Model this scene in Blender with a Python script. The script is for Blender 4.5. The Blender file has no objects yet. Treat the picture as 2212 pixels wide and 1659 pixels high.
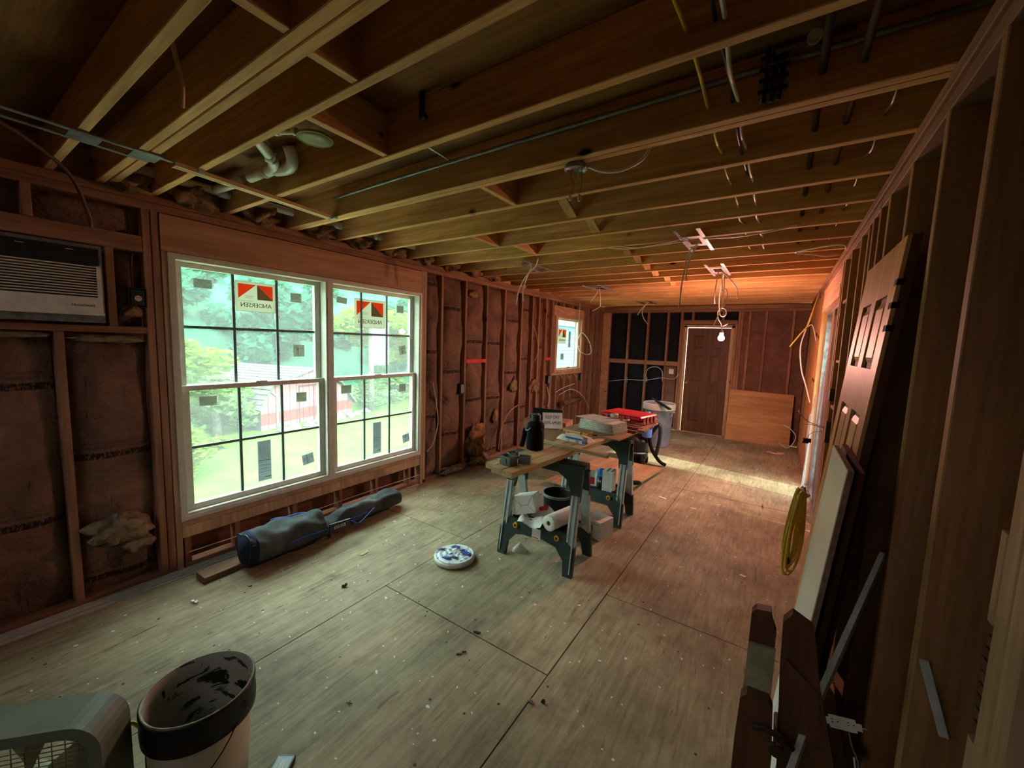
import bpy, math, random
from mathutils import Vector, Matrix
R = math.radians
rnd = random.Random(7)
scene = bpy.context.scene
col = scene.collection

# ------------------------------------------------------------------ camera, sky, sun, exposure
cam_d = bpy.data.cameras.new('camera')
cam = bpy.data.objects.new('camera', cam_d)
col.objects.link(cam)
cam_d.sensor_width = 36.0
cam_d.lens = 865.0 / 2212.0 * 36.0
cam_d.clip_start = 0.02
cam_d.clip_end = 300
CAM_M = ((0.828914, -0.085972, 0.552729, 0.0),
         (0.558319, 0.066444, -0.826962, 0.0),
         (0.034370, 0.994080, 0.103076, 1.63),
         (0, 0, 0, 1))
cam.matrix_world = Matrix(CAM_M)
scene.camera = cam

world = bpy.data.worlds.new('world')
scene.world = world
world.use_nodes = True
wn = world.node_tree
wn.nodes['Background'].inputs['Color'].default_value = (0.97, 0.95, 0.98, 1)
wn.nodes['Background'].inputs['Strength'].default_value = 14.5
sun_d = bpy.data.lights.new('sun', 'SUN')
sun_d.energy = 11.0
sun_d.angle = R(2)
sun_d.color = (1.0, 0.94, 0.84)
sun = bpy.data.objects.new('sun', sun_d)
sun.rotation_euler = Vector((0.95, -0.18, 0.74)).to_track_quat('Z', 'Y').to_euler()
col.objects.link(sun)

scene.view_settings.view_transform = 'Standard'
scene.view_settings.look = 'None'
scene.view_settings.exposure = 0.22
scene.view_settings.gamma = 1.0
scene.view_settings.use_curve_mapping = False
scene.cycles.max_bounces = 7
scene.cycles.diffuse_bounces = 5
scene.cycles.glossy_bounces = 2
scene.cycles.transmission_bounces = 4
scene.cycles.transparent_max_bounces = 12
scene.cycles.use_denoising = True
scene.cycles.caustics_reflective = False
scene.cycles.caustics_refractive = False
scene.cycles.sample_clamp_indirect = 6.0

def portal(loc, direction, sx, sy):
    l = bpy.data.lights.new('daylight_portal', 'AREA')
    l.shape = 'RECTANGLE'
    l.size = sx
    l.size_y = sy
    l.cycles.is_portal = True
    o = bpy.data.objects.new('daylight_portal', l)
    o.location = loc
    o.rotation_euler = direction
    col.objects.link(o)
portal((-3.43, 2.01, 1.23), (R(90), 0, R(-90)), 2.2, 1.8)
portal((-3.43, 6.78, 1.62), (R(90), 0, R(-90)), 1.1, 1.05)
portal((0.56, 5.15, 1.05), (R(90), 0, R(90)), 1.7, 2.1)

# ------------------------------------------------------------------ materials
def lin(c):
    f = lambda v: v / 12.92 if v <= 0.04045 else ((v + 0.055) / 1.055) ** 2.4
    return (f(c[0] / 255), f(c[1] / 255), f(c[2] / 255), 1)

MATS = {}
def mat_base(name, rough=0.6, spec=0.35, metal=0.0):
    m = bpy.data.materials.new(name)
    m.use_nodes = True
    nt = m.node_tree
    b = nt.nodes['Principled BSDF']
    b.inputs['Roughness'].default_value = rough
    b.inputs['Specular IOR Level'].default_value = spec
    b.inputs['Metallic'].default_value = metal
    return m, nt, b

def coords(nt, scale, rand=True):
    tc = nt.nodes.new('ShaderNodeTexCoord')
    mp = nt.nodes.new('ShaderNodeMapping')
    mp.inputs['Scale'].default_value = scale
    if rand:
        oi = nt.nodes.new('ShaderNodeObjectInfo')
        mu = nt.nodes.new('ShaderNodeVectorMath')
        mu.operation = 'MULTIPLY_ADD'
        mu.inputs[1].default_value = (1, 1, 1)
        sc = nt.nodes.new('ShaderNodeMath')
        sc.operation = 'MULTIPLY'
        sc.inputs[1].default_value = 17.0
        nt.links.new(oi.outputs['Random'], sc.inputs[0])
        nt.links.new(tc.outputs['Object'], mu.inputs[0])
        nt.links.new(sc.outputs[0], mu.inputs[2])
        nt.links.new(mu.outputs[0], mp.inputs['Vector'])
    else:
        nt.links.new(tc.outputs['Object'], mp.inputs['Vector'])
    return mp.outputs[0], tc

def noise(nt, vec, scale, detail=4, rough=0.55, dist=0.0):
    n = nt.nodes.new('ShaderNodeTexNoise')
    n.inputs['Scale'].default_value = scale
    n.inputs['Detail'].default_value = detail
    n.inputs['Roughness'].default_value = rough
    n.inputs['Distortion'].default_value = dist
    nt.links.new(vec, n.inputs['Vector'])
    return n.outputs['Fac']

def ramp(nt, fac, stops, interp='LINEAR'):
    r = nt.nodes.new('ShaderNodeValToRGB')
    r.color_ramp.interpolation = interp
    el = r.color_ramp.elements
    el[0].position, el[0].color = stops[0]
    el[1].position, el[1].color = stops[-1]
    for p, c in stops[1:-1]:
        e = el.new(p)
        e.color = c
    nt.links.new(fac, r.inputs['Fac'])
    return r.outputs['Color']

def mix(nt, fac, a, b, mode='MIX'):
    m = nt.nodes.new('ShaderNodeMix')
    m.data_type = 'RGBA'
    m.blend_type = mode
    for sock, v in ((m.inputs['Factor'], fac), (m.inputs['A'], a), (m.inputs['B'], b)):
        pass
    fi, ai, bi = m.inputs[0], m.inputs[6], m.inputs[7]
    for s, v in ((fi, fac), (ai, a), (bi, b)):
        if hasattr(v, 'is_linked') or hasattr(v, 'node'):
            nt.links.new(v, s)
        else:
            s.default_value = v
    return m.outputs[2]

def bump(nt, b, h, strength=0.3, dist=0.01):
    bp = nt.nodes.new('ShaderNodeBump')
    bp.inputs['Strength'].default_value = strength
    bp.inputs['Distance'].default_value = dist
    nt.links.new(h, bp.inputs['Height'])
    nt.links.new(bp.outputs[0], b.inputs['Normal'])

W1 = (1, 1, 1, 1)
K0 = (0, 0, 0, 1)

def wood(name, c1, c2, axis='Y', knots=True, rough=0.7, stain=0.25, dark=(40, 26, 14)):
    m, nt, b = mat_base(name, rough, 0.25)
    g = {'X': (0.06, 1, 1), 'Y': (1, 0.06, 1), 'Z': (1, 1, 0.06)}[axis]
    v, tc = coords(nt, g)
    n1 = noise(nt, v, 55, 5, 0.6, 0.4)
    n2 = noise(nt, v, 9, 3, 0.5, 1.5)
    a = ramp(nt, n1, [(0.32, lin(c1)), (0.68, lin(c2))])
    a2 = ramp(nt, n2, [(0.35, (0.72, 0.68, 0.62, 1)), (0.62, W1)])
    c = mix(nt, 0.8, a, a2, 'MULTIPLY')
    g2 = {'X': (0.5, 1, 1), 'Y': (1, 0.5, 1), 'Z': (1, 1, 0.5)}[axis]
    v2, _ = coords(nt, g2)
    n3 = noise(nt, v2, 2.2, 4, 0.6)
    st = ramp(nt, n3, [(0.38, (1 - stain, 1 - stain, 1 - stain * 0.9, 1)), (0.6, W1)])
    c = mix(nt, 1.0, c, st, 'MULTIPLY')
    if knots:
        vo = nt.nodes.new('ShaderNodeTexVoronoi')
        vo.inputs['Scale'].default_value = 3.2
        nt.links.new(v2, vo.inputs['Vector'])
        k = ramp(nt, vo.outputs['Distance'], [(0.035, W1), (0.075, K0)])
        c = mix(nt, k, c, lin(dark))
    oi = nt.nodes.new('ShaderNodeObjectInfo')
    tint = ramp(nt, oi.outputs['Random'], [(0.0, (0.8, 0.8, 0.8, 1)), (1.0, (1.0, 1.0, 1.0, 1))])
    c = mix(nt, 1.0, c, tint, 'MULTIPLY')
    nt.links.new(c, b.inputs['Base Color'])
    bump(nt, b, n1, 0.25, 0.004)
    return m

def plain(name, rgb, rough=0.55, spec=0.4, metal=0.0, var=0.12, scale=8, bmp=0.0, emis=None, estr=0):
    m, nt, b = mat_base(name, rough, spec, metal)
    v, _ = coords(nt, (1, 1, 1))
    n = noise(nt, v, scale, 5, 0.6)
    c = lin(rgb)
    lo = tuple(x * (1 - var * 2) for x in c[:3]) + (1,)
    hi = tuple(min(1, x * (1 + var)) for x in c[:3]) + (1,)
    nt.links.new(ramp(nt, n, [(0.35, lo), (0.65, hi)]), b.inputs['Base Color'])
    if bmp:
        bump(nt, b, n, bmp, 0.01)
    if emis:
        b.inputs['Emission Color'].default_value = emis
        b.inputs['Emission Strength'].default_value = estr
    return m

M = {}
for ax in 'XYZ':
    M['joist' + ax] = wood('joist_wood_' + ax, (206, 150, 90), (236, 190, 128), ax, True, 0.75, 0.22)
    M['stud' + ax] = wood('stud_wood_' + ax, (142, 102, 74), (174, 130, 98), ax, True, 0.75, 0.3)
    M['pine' + ax] = wood('new_pine_' + ax, (206, 172, 118), (226, 196, 146), ax, True, 0.65, 0.12, (130, 84, 40))
M['rstudZ'] = wood('right_stud_wood', (166, 118, 72), (192, 146, 94), 'Z', True, 0.7, 0.25)
M['cream'] = wood('jack_stud_wood', (186, 150, 112), (206, 176, 136), 'Z', True, 0.7, 0.2)
M['header'] = wood('header_plywood', (204, 152, 116), (222, 174, 138), 'Y', True, 0.75, 0.2, (110, 60, 30))
M['subfloor'] = wood('roof_deck_wood', (134, 88, 44), (166, 114, 62), 'X', False, 0.8, 0.5)
M['felt'] = plain('black_felt', (24, 25, 32), 0.9, 0.2, 0, 0.25, 14)
M['sheath'] = wood('sheathing_board', (98, 60, 44), (120, 76, 56), 'Y', False, 0.85, 0.3)
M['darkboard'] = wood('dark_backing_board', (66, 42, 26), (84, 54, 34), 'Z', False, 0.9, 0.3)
M['brownboard'] = plain('brown_fibre_board', (112, 82, 68), 0.9, 0.15, 0, 0.14, 6)
M['plywood'] = wood('plywood_offcut', (196, 140, 84), (216, 162, 104), 'X', True, 0.6, 0.18, (120, 66, 30))
M['plyfloor'] = wood('loose_plywood', (176, 132, 92), (196, 152, 112), 'Y', True, 0.7, 0.2)
M['white_vinyl'] = plain('white_vinyl', (196, 194, 180), 0.4, 0.45, 0, 0.05, 20)
M['offwhite'] = plain('white_plastic', (204, 200, 186), 0.45, 0.45, 0, 0.08, 12)
M['muntin'] = plain('grey_muntin', (88, 104, 106), 0.5, 0.4)
M['black'] = plain('black_plastic', (20, 20, 22), 0.45, 0.5, 0, 0.2)
M['blackm'] = plain('black_matte', (16, 16, 18), 0.85, 0.2, 0, 0.2)
M['galv'] = plain('galvanised_steel', (170, 176, 184), 0.38, 0.6, 0.55, 0.18, 16)
M['galvdull'] = plain('dull_galvanised_strip', (126, 128, 128), 0.45, 0.5, 0.4, 0.2, 20)
M['pvc'] = plain('white_pvc', (206, 204, 190), 0.35, 0.5, 0, 0.1)
M['steel_dark'] = plain('dark_iron_pipe', (60, 42, 34), 0.7, 0.3, 0.2, 0.25)
M['cable_white'] = plain('white_cable', (206, 202, 190), 0.45, 0.4, 0, 0.08)
M['cable_yellow'] = plain('yellow_cable', (206, 176, 52), 0.45, 0.4, 0, 0.1)
M['cable_black'] = plain('black_cable', (26, 28, 34), 0.45, 0.4)
M['cable_brown'] = plain('brown_cable', (84, 52, 34), 0.6, 0.4)
M['copper'] = plain('copper_wire', (176, 96, 60), 0.4, 0.5, 0.6)
M['green_box'] = plain('dark_green_box', (34, 46, 42), 0.5, 0.4)
M['greybox'] = plain('grey_box_plastic', (120, 128, 122), 0.5, 0.4, 0, 0.1)
M['horse_dark'] = plain('dark_green_plastic', (46, 58, 54), 0.55, 0.4, 0, 0.15, 30)
M['horse_light'] = plain('grey_green_leg', (176, 188, 182), 0.42, 0.5, 0.15, 0.1, 10)
M['yellow'] = plain('yellow_plastic', (222, 164, 30), 0.45, 0.5)
M['red'] = plain('red_plastic', (196, 34, 42), 0.4, 0.5, 0, 0.08)
M['redtape'] = plain('red_fire_block', (206, 60, 46), 0.7, 0.3, 0, 0.1)
M['blue'] = plain('blue_plastic', (104, 140, 214), 0.4, 0.5, 0, 0.06)
M['bluecan'] = plain('blue_can', (30, 120, 190), 0.35, 0.6)
M['bluepaint'] = plain('blue_tape', (40, 62, 150), 0.5, 0.5)
M['bluetrim'] = plain('blue_trim', (42, 92, 180), 0.6, 0.3)
M['trash'] = plain('grey_bin_plastic', (128, 130, 142), 0.55, 0.4, 0, 0.14, 6)
M['paper'] = plain('white_paper', (222, 218, 206), 0.75, 0.2, 0, 0.06, 20)
M['papergrey'] = plain('grey_paper', (176, 178, 168), 0.75, 0.2, 0, 0.08, 20)
M['cardboard'] = plain('cardboard', (150, 112, 82), 0.85, 0.2, 0, 0.12)
M['cloth'] = plain('folded_cloth', (206, 206, 188), 0.9, 0.15, 0, 0.14, 24, 0.5)
M['ink'] = plain('black_ink', (26, 26, 28), 0.7, 0.2)
M['inkgrey'] = plain('grey_ink', (86, 88, 80), 0.7, 0.2)
M['pinkpaper'] = plain('pink_paper', (222, 178, 170), 0.7, 0.2, 0, 0.05)
M['whiteboard'] = plain('white_board_face', (236, 244, 234), 0.35, 0.5, 0, 0.02)
M['boardedge'] = plain('board_edge', (136, 110, 84), 0.85, 0.2, 0, 0.2, 40)
M['leafA'] = None
M['leafB'] = None
M['leafC'] = None
M['bark'] = plain('pale_bark', (96, 94, 86), 0.85, 0.2, 0, 0.3, 9, 0.6)
M['brass'] = plain('brass', (200, 160, 80), 0.3, 0.6, 0.8)
M['door_brown'] = wood('brown_door', (92, 58, 38), (112, 74, 50), 'Z', False, 0.5, 0.25)
M['door_tan'] = wood('tan_pine_door', (196, 146, 82), (214, 166, 102), 'Z', True, 0.5, 0.15, (120, 70, 30))
M['door_edge'] = wood('door_edge', (84, 50, 32), (104, 64, 42), 'Z', False, 0.7, 0.2)
M['oldwood'] = wood('old_dark_wood', (84, 54, 34), (112, 76, 48), 'Z', True, 0.6, 0.35, (30, 18, 10))
M['jamb'] = plain('bright_jamb_edge', (190, 140, 108), 0.5, 0.4)

def glass_mat():
    m = bpy.data.materials.new('window_glass')
    m.use_nodes = True
    nt = m.node_tree
    nt.nodes.clear()
    out = nt.nodes.new('ShaderNodeOutputMaterial')
    t = nt.nodes.new('ShaderNodeBsdfTransparent')
    t.inputs['Color'].default_value = (0.80, 0.96, 0.92, 1)
    g = nt.nodes.new('ShaderNodeBsdfGlossy')
    g.inputs['Roughness'].default_value = 0.02
    g.inputs['Color'].default_value = (0.9, 0.95, 1, 1)
    mx = nt.nodes.new('ShaderNodeMixShader')
    mx.inputs[0].default_value = 0.05
    nt.links.new(t.outputs[0], mx.inputs[1])
    nt.links.new(g.outputs[0], mx.inputs[2])
    # haze over the outdoor view, mixed into the glass as a pale veil
    veil = nt.nodes.new('ShaderNodeBsdfTranslucent')
    veil.inputs['Color'].default_value = (0.86, 0.93, 0.92, 1)
    m2 = nt.nodes.new('ShaderNodeMixShader')
    m2.inputs[0].default_value = 0.04
    nt.links.new(mx.outputs[0], m2.inputs[1])
    nt.links.new(veil.outputs[0], m2.inputs[2])
    nt.links.new(m2.outputs[0], out.inputs['Surface'])
    return m
M['glass'] = glass_mat()

def translucent(name, rgb, t=0.5, alpha=1.0):
    m = bpy.data.materials.new(name)
    m.use_nodes = True
    nt = m.node_tree
    nt.nodes.clear()
    out = nt.nodes.new('ShaderNodeOutputMaterial')
    d = nt.nodes.new('ShaderNodeBsdfDiffuse')
    tr = nt.nodes.new('ShaderNodeBsdfTranslucent')
    d.inputs['Color'].default_value = lin(rgb)
    tr.inputs['Color'].default_value = lin(rgb)
    mx = nt.nodes.new('ShaderNodeMixShader')
    mx.inputs[0].default_value = t
    nt.links.new(d.outputs[0], mx.inputs[1])
    nt.links.new(tr.outputs[0], mx.inputs[2])
    last = mx.outputs[0]
    if alpha < 1:
        tp = nt.nodes.new('ShaderNodeBsdfTransparent')
        m2 = nt.nodes.new('ShaderNodeMixShader')
        m2.inputs[0].default_value = alpha
        nt.links.new(tp.outputs[0], m2.inputs[1])
        nt.links.new(last, m2.inputs[2])
        last = m2.outputs[0]
    nt.links.new(last, out.inputs['Surface'])
    return m
M['leafA'] = translucent('yellow_green_leaves', (96, 122, 36), 0.4)  # yellow-green foliage of the shrubs and nearer trees
M['leafB'] = translucent('teal_leaves', (40, 98, 72), 0.4)
M['leafC'] = translucent('light_leaves', (96, 122, 74), 0.4)
M['stk_paper'] = translucent('sticker_paper', (150, 146, 122), 0.4)
M['stk_small'] = translucent('small_sticker_paper', (98, 98, 84), 0.4)
M['stk_long'] = translucent('long_sticker_paper', (96, 102, 104), 0.35)
M['stk_red'] = translucent('sticker_red', (158, 34, 12), 0.4)
M['stk_brown'] = translucent('sticker_brown', (60, 40, 24), 0.4)
M['plastic'] = translucent('clear_plastic_sheet', (150, 136, 140), 0.3, 0.35)
M['bag_clear'] = translucent('plastic_bag', (220, 218, 200), 0.3, 0.8)

# plywood floor: grain, scuffs, gouges, paint drops, nails
def floor_mat():
    m, nt, b = mat_base('worn_plywood_floor', 0.72, 0.25)
    v, tc = coords(nt, (1, 0.09, 1))
    v1, _ = coords(nt, (1, 1, 1), False)
    v3, _ = coords(nt, (1, 0.16, 1), False)
    n1 = noise(nt, v, 42, 6, 0.65, 0.6)
    c = ramp(nt, n1, [(0.3, lin((140, 124, 96))), (0.7, lin((182, 166, 132)))])
    n2 = noise(nt, v1, 1.3, 5, 0.6)
    c = mix(nt, 1.0, c, ramp(nt, n2, [(0.35, (0.54, 0.52, 0.50, 1)), (0.62, W1)]), 'MULTIPLY')
    n3 = noise(nt, v1, 6.5, 5, 0.7)
    c = mix(nt, 1.0, c, ramp(nt, n3, [(0.34, (0.78, 0.76, 0.74, 1)), (0.50, W1)]), 'MULTIPLY')
    # pale worn dusty patches
    n4 = noise(nt, v1, 2.4, 6, 0.7)
    k = ramp(nt, n4, [(0.60, K0), (0.72, (0.4, 0.4, 0.4, 1))])
    c = mix(nt, k, c, lin((176, 166, 146)))
    # gouges along the grain
    n5 = noise(nt, v3, 7.0, 7, 0.75, 0.3)
    g = ramp(nt, n5, [(0.32, W1), (0.352, K0)])
    c = mix(nt, g, c, lin((66, 44, 26)))
    n6 = noise(nt, v3, 16.0, 5, 0.7, 0.2)
    g2 = ramp(nt, n6, [(0.33, (0.6, 0.6, 0.6, 1)), (0.38, K0)])
    c = mix(nt, g2, c, lin((96, 70, 46)))
    # paint drops of several sizes
    for sc_, lo, seed, thr in ((8.0, 0.065, 3.1, 0.50), (19.0, 0.095, 9.7, 0.58), (3.2, 0.040, 21.3, 0.60)):
        vo = nt.nodes.new('ShaderNodeTexVoronoi')
        vo.inputs['Scale'].default_value = sc_
        ad = nt.nodes.new('ShaderNodeVectorMath')
        ad.inputs[1].default_value = (seed, seed * 2, 0)
        nt.links.new(v1, ad.inputs[0])
        wob = nt.nodes.new('ShaderNodeTexNoise')
        wob.inputs['Scale'].default_value = 25
        nt.links.new(v1, wob.inputs['Vector'])
        m_ = nt.nodes.new('ShaderNodeVectorMath')
        m_.operation = 'MULTIPLY_ADD'
        m_.inputs[1].default_value = (0.035, 0.035, 0)
        nt.links.new(wob.outputs['Color'], m_.inputs[0])
        nt.links.new(ad.outputs[0], m_.inputs[2])
        nt.links.new(m_.outputs[0], vo.inputs['Vector'])
        d = ramp(nt, vo.outputs['Distance'], [(lo * 0.8, W1), (lo * 1.15, K0)])
        sp = nt.nodes.new('ShaderNodeSeparateColor')
        nt.links.new(vo.outputs['Color'], sp.inputs[0])
        pick = ramp(nt, sp.outputs[0], [(thr, K0), (thr + 0.02, W1)])
        kk = mix(nt, 1.0, d, pick, 'MULTIPLY')
        c = mix(nt, kk, c, lin((214, 212, 196)))
    # dark specks
    vo = nt.nodes.new('ShaderNodeTexVoronoi')
    vo.inputs['Scale'].default_value = 9.0
    nt.links.new(v1, vo.inputs['Vector'])
    d = ramp(nt, vo.outputs['Distance'], [(0.045, W1), (0.075, K0)])
    c = mix(nt, d, c, lin((60, 46, 34)))
    nt.links.new(c, b.inputs['Base Color'])
    bump(nt, b, n1, 0.2, 0.004)
    return m
M['floor'] = floor_mat()

def kraft_mat():
    m, nt, b = mat_base('kraft_faced_insulation', 0.8, 0.2)
    v, tc = coords(nt, (1, 1, 1))
    n = noise(nt, v, 3.0, 6, 0.65, 0.6)
    c = ramp(nt, n, [(0.3, lin((82, 60, 48))), (0.7, lin((136, 102, 82)))])
    # printed rows of dark lettering, too soft to read: a row pattern along z times a letter noise
    oi = nt.nodes.new('ShaderNodeObjectInfo')
    sp = nt.nodes.new('ShaderNodeSeparateXYZ')
    nt.links.new(tc.outputs['Object'], sp.inputs[0])
    def math_(op, a_, b_):
        q = nt.nodes.new('ShaderNodeMath'); q.operation = op
        for k, x in enumerate((a_, b_)):
            if isinstance(x, (int, float)): q.inputs[k].default_value = x
            else: nt.links.new(x, q.inputs[k])
        return q.outputs[0]
    z = math_('ADD', sp.outputs['Z'], math_('MULTIPLY', oi.outputs['Random'], 0.75))
    fr = math_('FRACT', math_('DIVIDE', z, 0.75), 0)
    rows = ramp(nt, fr, [(0.10, K0), (0.105, W1), (0.15, W1), (0.155, K0), (0.175, K0), (0.18, (0.35, 0.35, 0.35, 1)), (0.20, (0.35, 0.35, 0.35, 1)), (0.205, K0), (0.225, (0.3, 0.3, 0.3, 1)), (0.235, (0.3, 0.3, 0.3, 1)), (0.24, K0)], 'LINEAR')
    v4, _ = coords(nt, (0.2, 26.0, 12.0))
    lt = noise(nt, v4, 3.0, 3, 0.8)
    letters = ramp(nt, lt, [(0.40, K0), (0.48, W1)])
    kk = mix(nt, 1.0, rows, letters, 'MULTIPLY')
    c = mix(nt, kk, c, lin((40, 26, 20)))
    # seal-like blotch once per repeat
    yy = math_('ADD', sp.outputs['Y'], 0.0)
    blot = ramp(nt, fr, [(0.55, K0), (0.60, W1), (0.72, W1), (0.77, K0)])
    v5, _ = coords(nt, (1, 1, 1))
    vo = nt.nodes.new('ShaderNodeTexVoronoi')
    vo.inputs['Scale'].default_value = 3.4
    nt.links.new(v5, vo.inputs['Vector'])
    bl = ramp(nt, vo.outputs['Distance'], [(0.18, W1), (0.24, K0)])
    n7 = noise(nt, v, 36, 4, 0.8)
    bl2 = mix(nt, 1.0, mix(nt, 1.0, bl, blot, 'MULTIPLY'), ramp(nt, n7, [(0.46, K0), (0.52, (0.75, 0.75, 0.75, 1))]), 'MULTIPLY')
    c = mix(nt, bl2, c, lin((46, 30, 24)))
    # dark creases running down the facing
    v6, _ = coords(nt, (1, 5, 0.7))
    n9 = noise(nt, v6, 2.6, 4, 0.6, 1.2)
    cr = ramp(nt, n9, [(0.30, W1), (0.36, K0)])
    c = mix(nt, cr, c, lin((58, 38, 30)))
    nt.links.new(c, b.inputs['Base Color'])
    n8 = noise(nt, v, 11, 5, 0.6, 1.4)
    bump(nt, b, n8, 0.9, 0.03)
    return m
M['kraft'] = kraft_mat()
M['fluff'] = plain('glass_wool', (140, 112, 78), 0.95, 0.05, 0, 0.3, 16, 0.8)
M['fluffp'] = plain('pale_glass_wool', (138, 122, 98), 0.95, 0.05, 0, 0.25, 16, 0.8)

def lawn_mat():
    m, nt, b = mat_base('lawn_grass', 0.9, 0.1)
    v, tc = coords(nt, (1, 1, 1), False)
    n = noise(nt, v, 1.2, 6, 0.7)
    n2 = noise(nt, v, 14.0, 4, 0.7)
    c = ramp(nt, n, [(0.35, lin((62, 102, 32))), (0.65, lin((84, 118, 44)))])
    c = mix(nt, 1.0, c, ramp(nt, n2, [(0.3, (0.6, 0.65, 0.6, 1)), (0.6, W1)]), 'MULTIPLY')
    nt.links.new(c, b.inputs['Base Color'])
    bump(nt, b, n2, 0.6, 0.05)
    return m
M['lawn'] = lawn_mat()

def hill_mat():
    m, nt, b = mat_base('wooded_slope', 0.9, 0.1)
    v, tc = coords(nt, (1, 1, 1), False)
    n = noise(nt, v, 0.7, 8, 0.75)
    c = ramp(nt, n, [(0.35, lin((30, 70, 54))), (0.55, lin((44, 92, 70))), (0.7, lin((76, 108, 74)))])
    nt.links.new(c, b.inputs['Base Color'])
    bump(nt, b, n, 0.8, 0.5)
    return m
M['hill'] = hill_mat()

def bag_mat():
    m, nt, b = mat_base('slate_canvas', 0.85, 0.2)
    v, tc = coords(nt, (1, 1, 1), False)
    n = noise(nt, v, 5, 5, 0.6)
    c = ramp(nt, n, [(0.35, lin((40, 44, 46))), (0.6, lin((66, 70, 70))), (0.75, lin((96, 100, 96)))])
    nt.links.new(c, b.inputs['Base Color'])
    n2 = noise(nt, v, 300, 2, 0.5)
    bump(nt, b, n2, 0.2, 0.002)
    return m
M['bag'] = bag_mat()

def smear_mat(name, base, smear, sc_, thr, axis=(1, 1, 1)):
    m, nt, b = mat_base(name, 0.5, 0.4)
    v, tc = coords(nt, axis, False)
    n = noise(nt, v, sc_, 5, 0.6, 0.8)
    c = ramp(nt, n, [(thr, lin(smear)), (thr + 0.03, lin(base))])
    nt.links.new(c, b.inputs['Base Color'])
    bump(nt, b, n, 0.3, 0.01)
    return m
M['bucket_in'] = smear_mat('tar_smeared_inside', (142, 138, 124), (18, 18, 18), 7, 0.43, (1, 1, 2.6))
M['bucket_rim'] = smear_mat('tar_coated_rim', (46, 46, 42), (16, 16, 16), 9, 0.62)
M['bucket_out'] = plain('white_pail', (206, 200, 178), 0.5, 0.4, 0, 0.12, 5)
M['lidtop'] = smear_mat('blue_smeared_lid', (206, 216, 214), (52, 76, 130), 22, 0.40)
M['oldpaint'] = plain('worn_grey_paint', (150, 148, 116), 0.7, 0.3, 0, 0.15, 14)
M['patio'] = plain('pale_bounce_stone', (246, 236, 204), 0.85, 0.2, 0, 0.04, 3)  # stone of the added terrace, kept pale to throw daylight upwards
M['bluesiding'] = plain('pale_blue_siding', (60, 104, 124), 0.7, 0.3, 0, 0.05, 2)
M['navy'] = plain('navy_canvas', (24, 36, 58), 0.85, 0.2)
M['roofing'] = plain('grey_roofing', (86, 78, 80), 0.85, 0.2, 0, 0.18, 3)
M['shedpink'] = plain('pink_white_siding', (112, 74, 82), 0.7, 0.3, 0, 0.08, 3)
M['shedred'] = plain('red_siding', (104, 40, 40), 0.7, 0.3, 0, 0.08, 3)
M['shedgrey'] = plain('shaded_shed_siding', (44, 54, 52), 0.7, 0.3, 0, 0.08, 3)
M['shedtrim'] = plain('pale_shed_trim', (128, 112, 116), 0.7, 0.3, 0, 0.05, 3)
M['stone'] = plain('pale_stone', (120, 112, 116), 0.85, 0.2, 0, 0.2, 5)
M['shedline'] = plain('dark_shed_gap', (84, 50, 56), 0.8, 0.2)
M['bulb'] = plain('glowing_bulb', (255, 220, 190), 0.3, 0.4, 0, 0.0, 3, 0, (1.0, 0.43, 0.34, 1), 3000)

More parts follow.
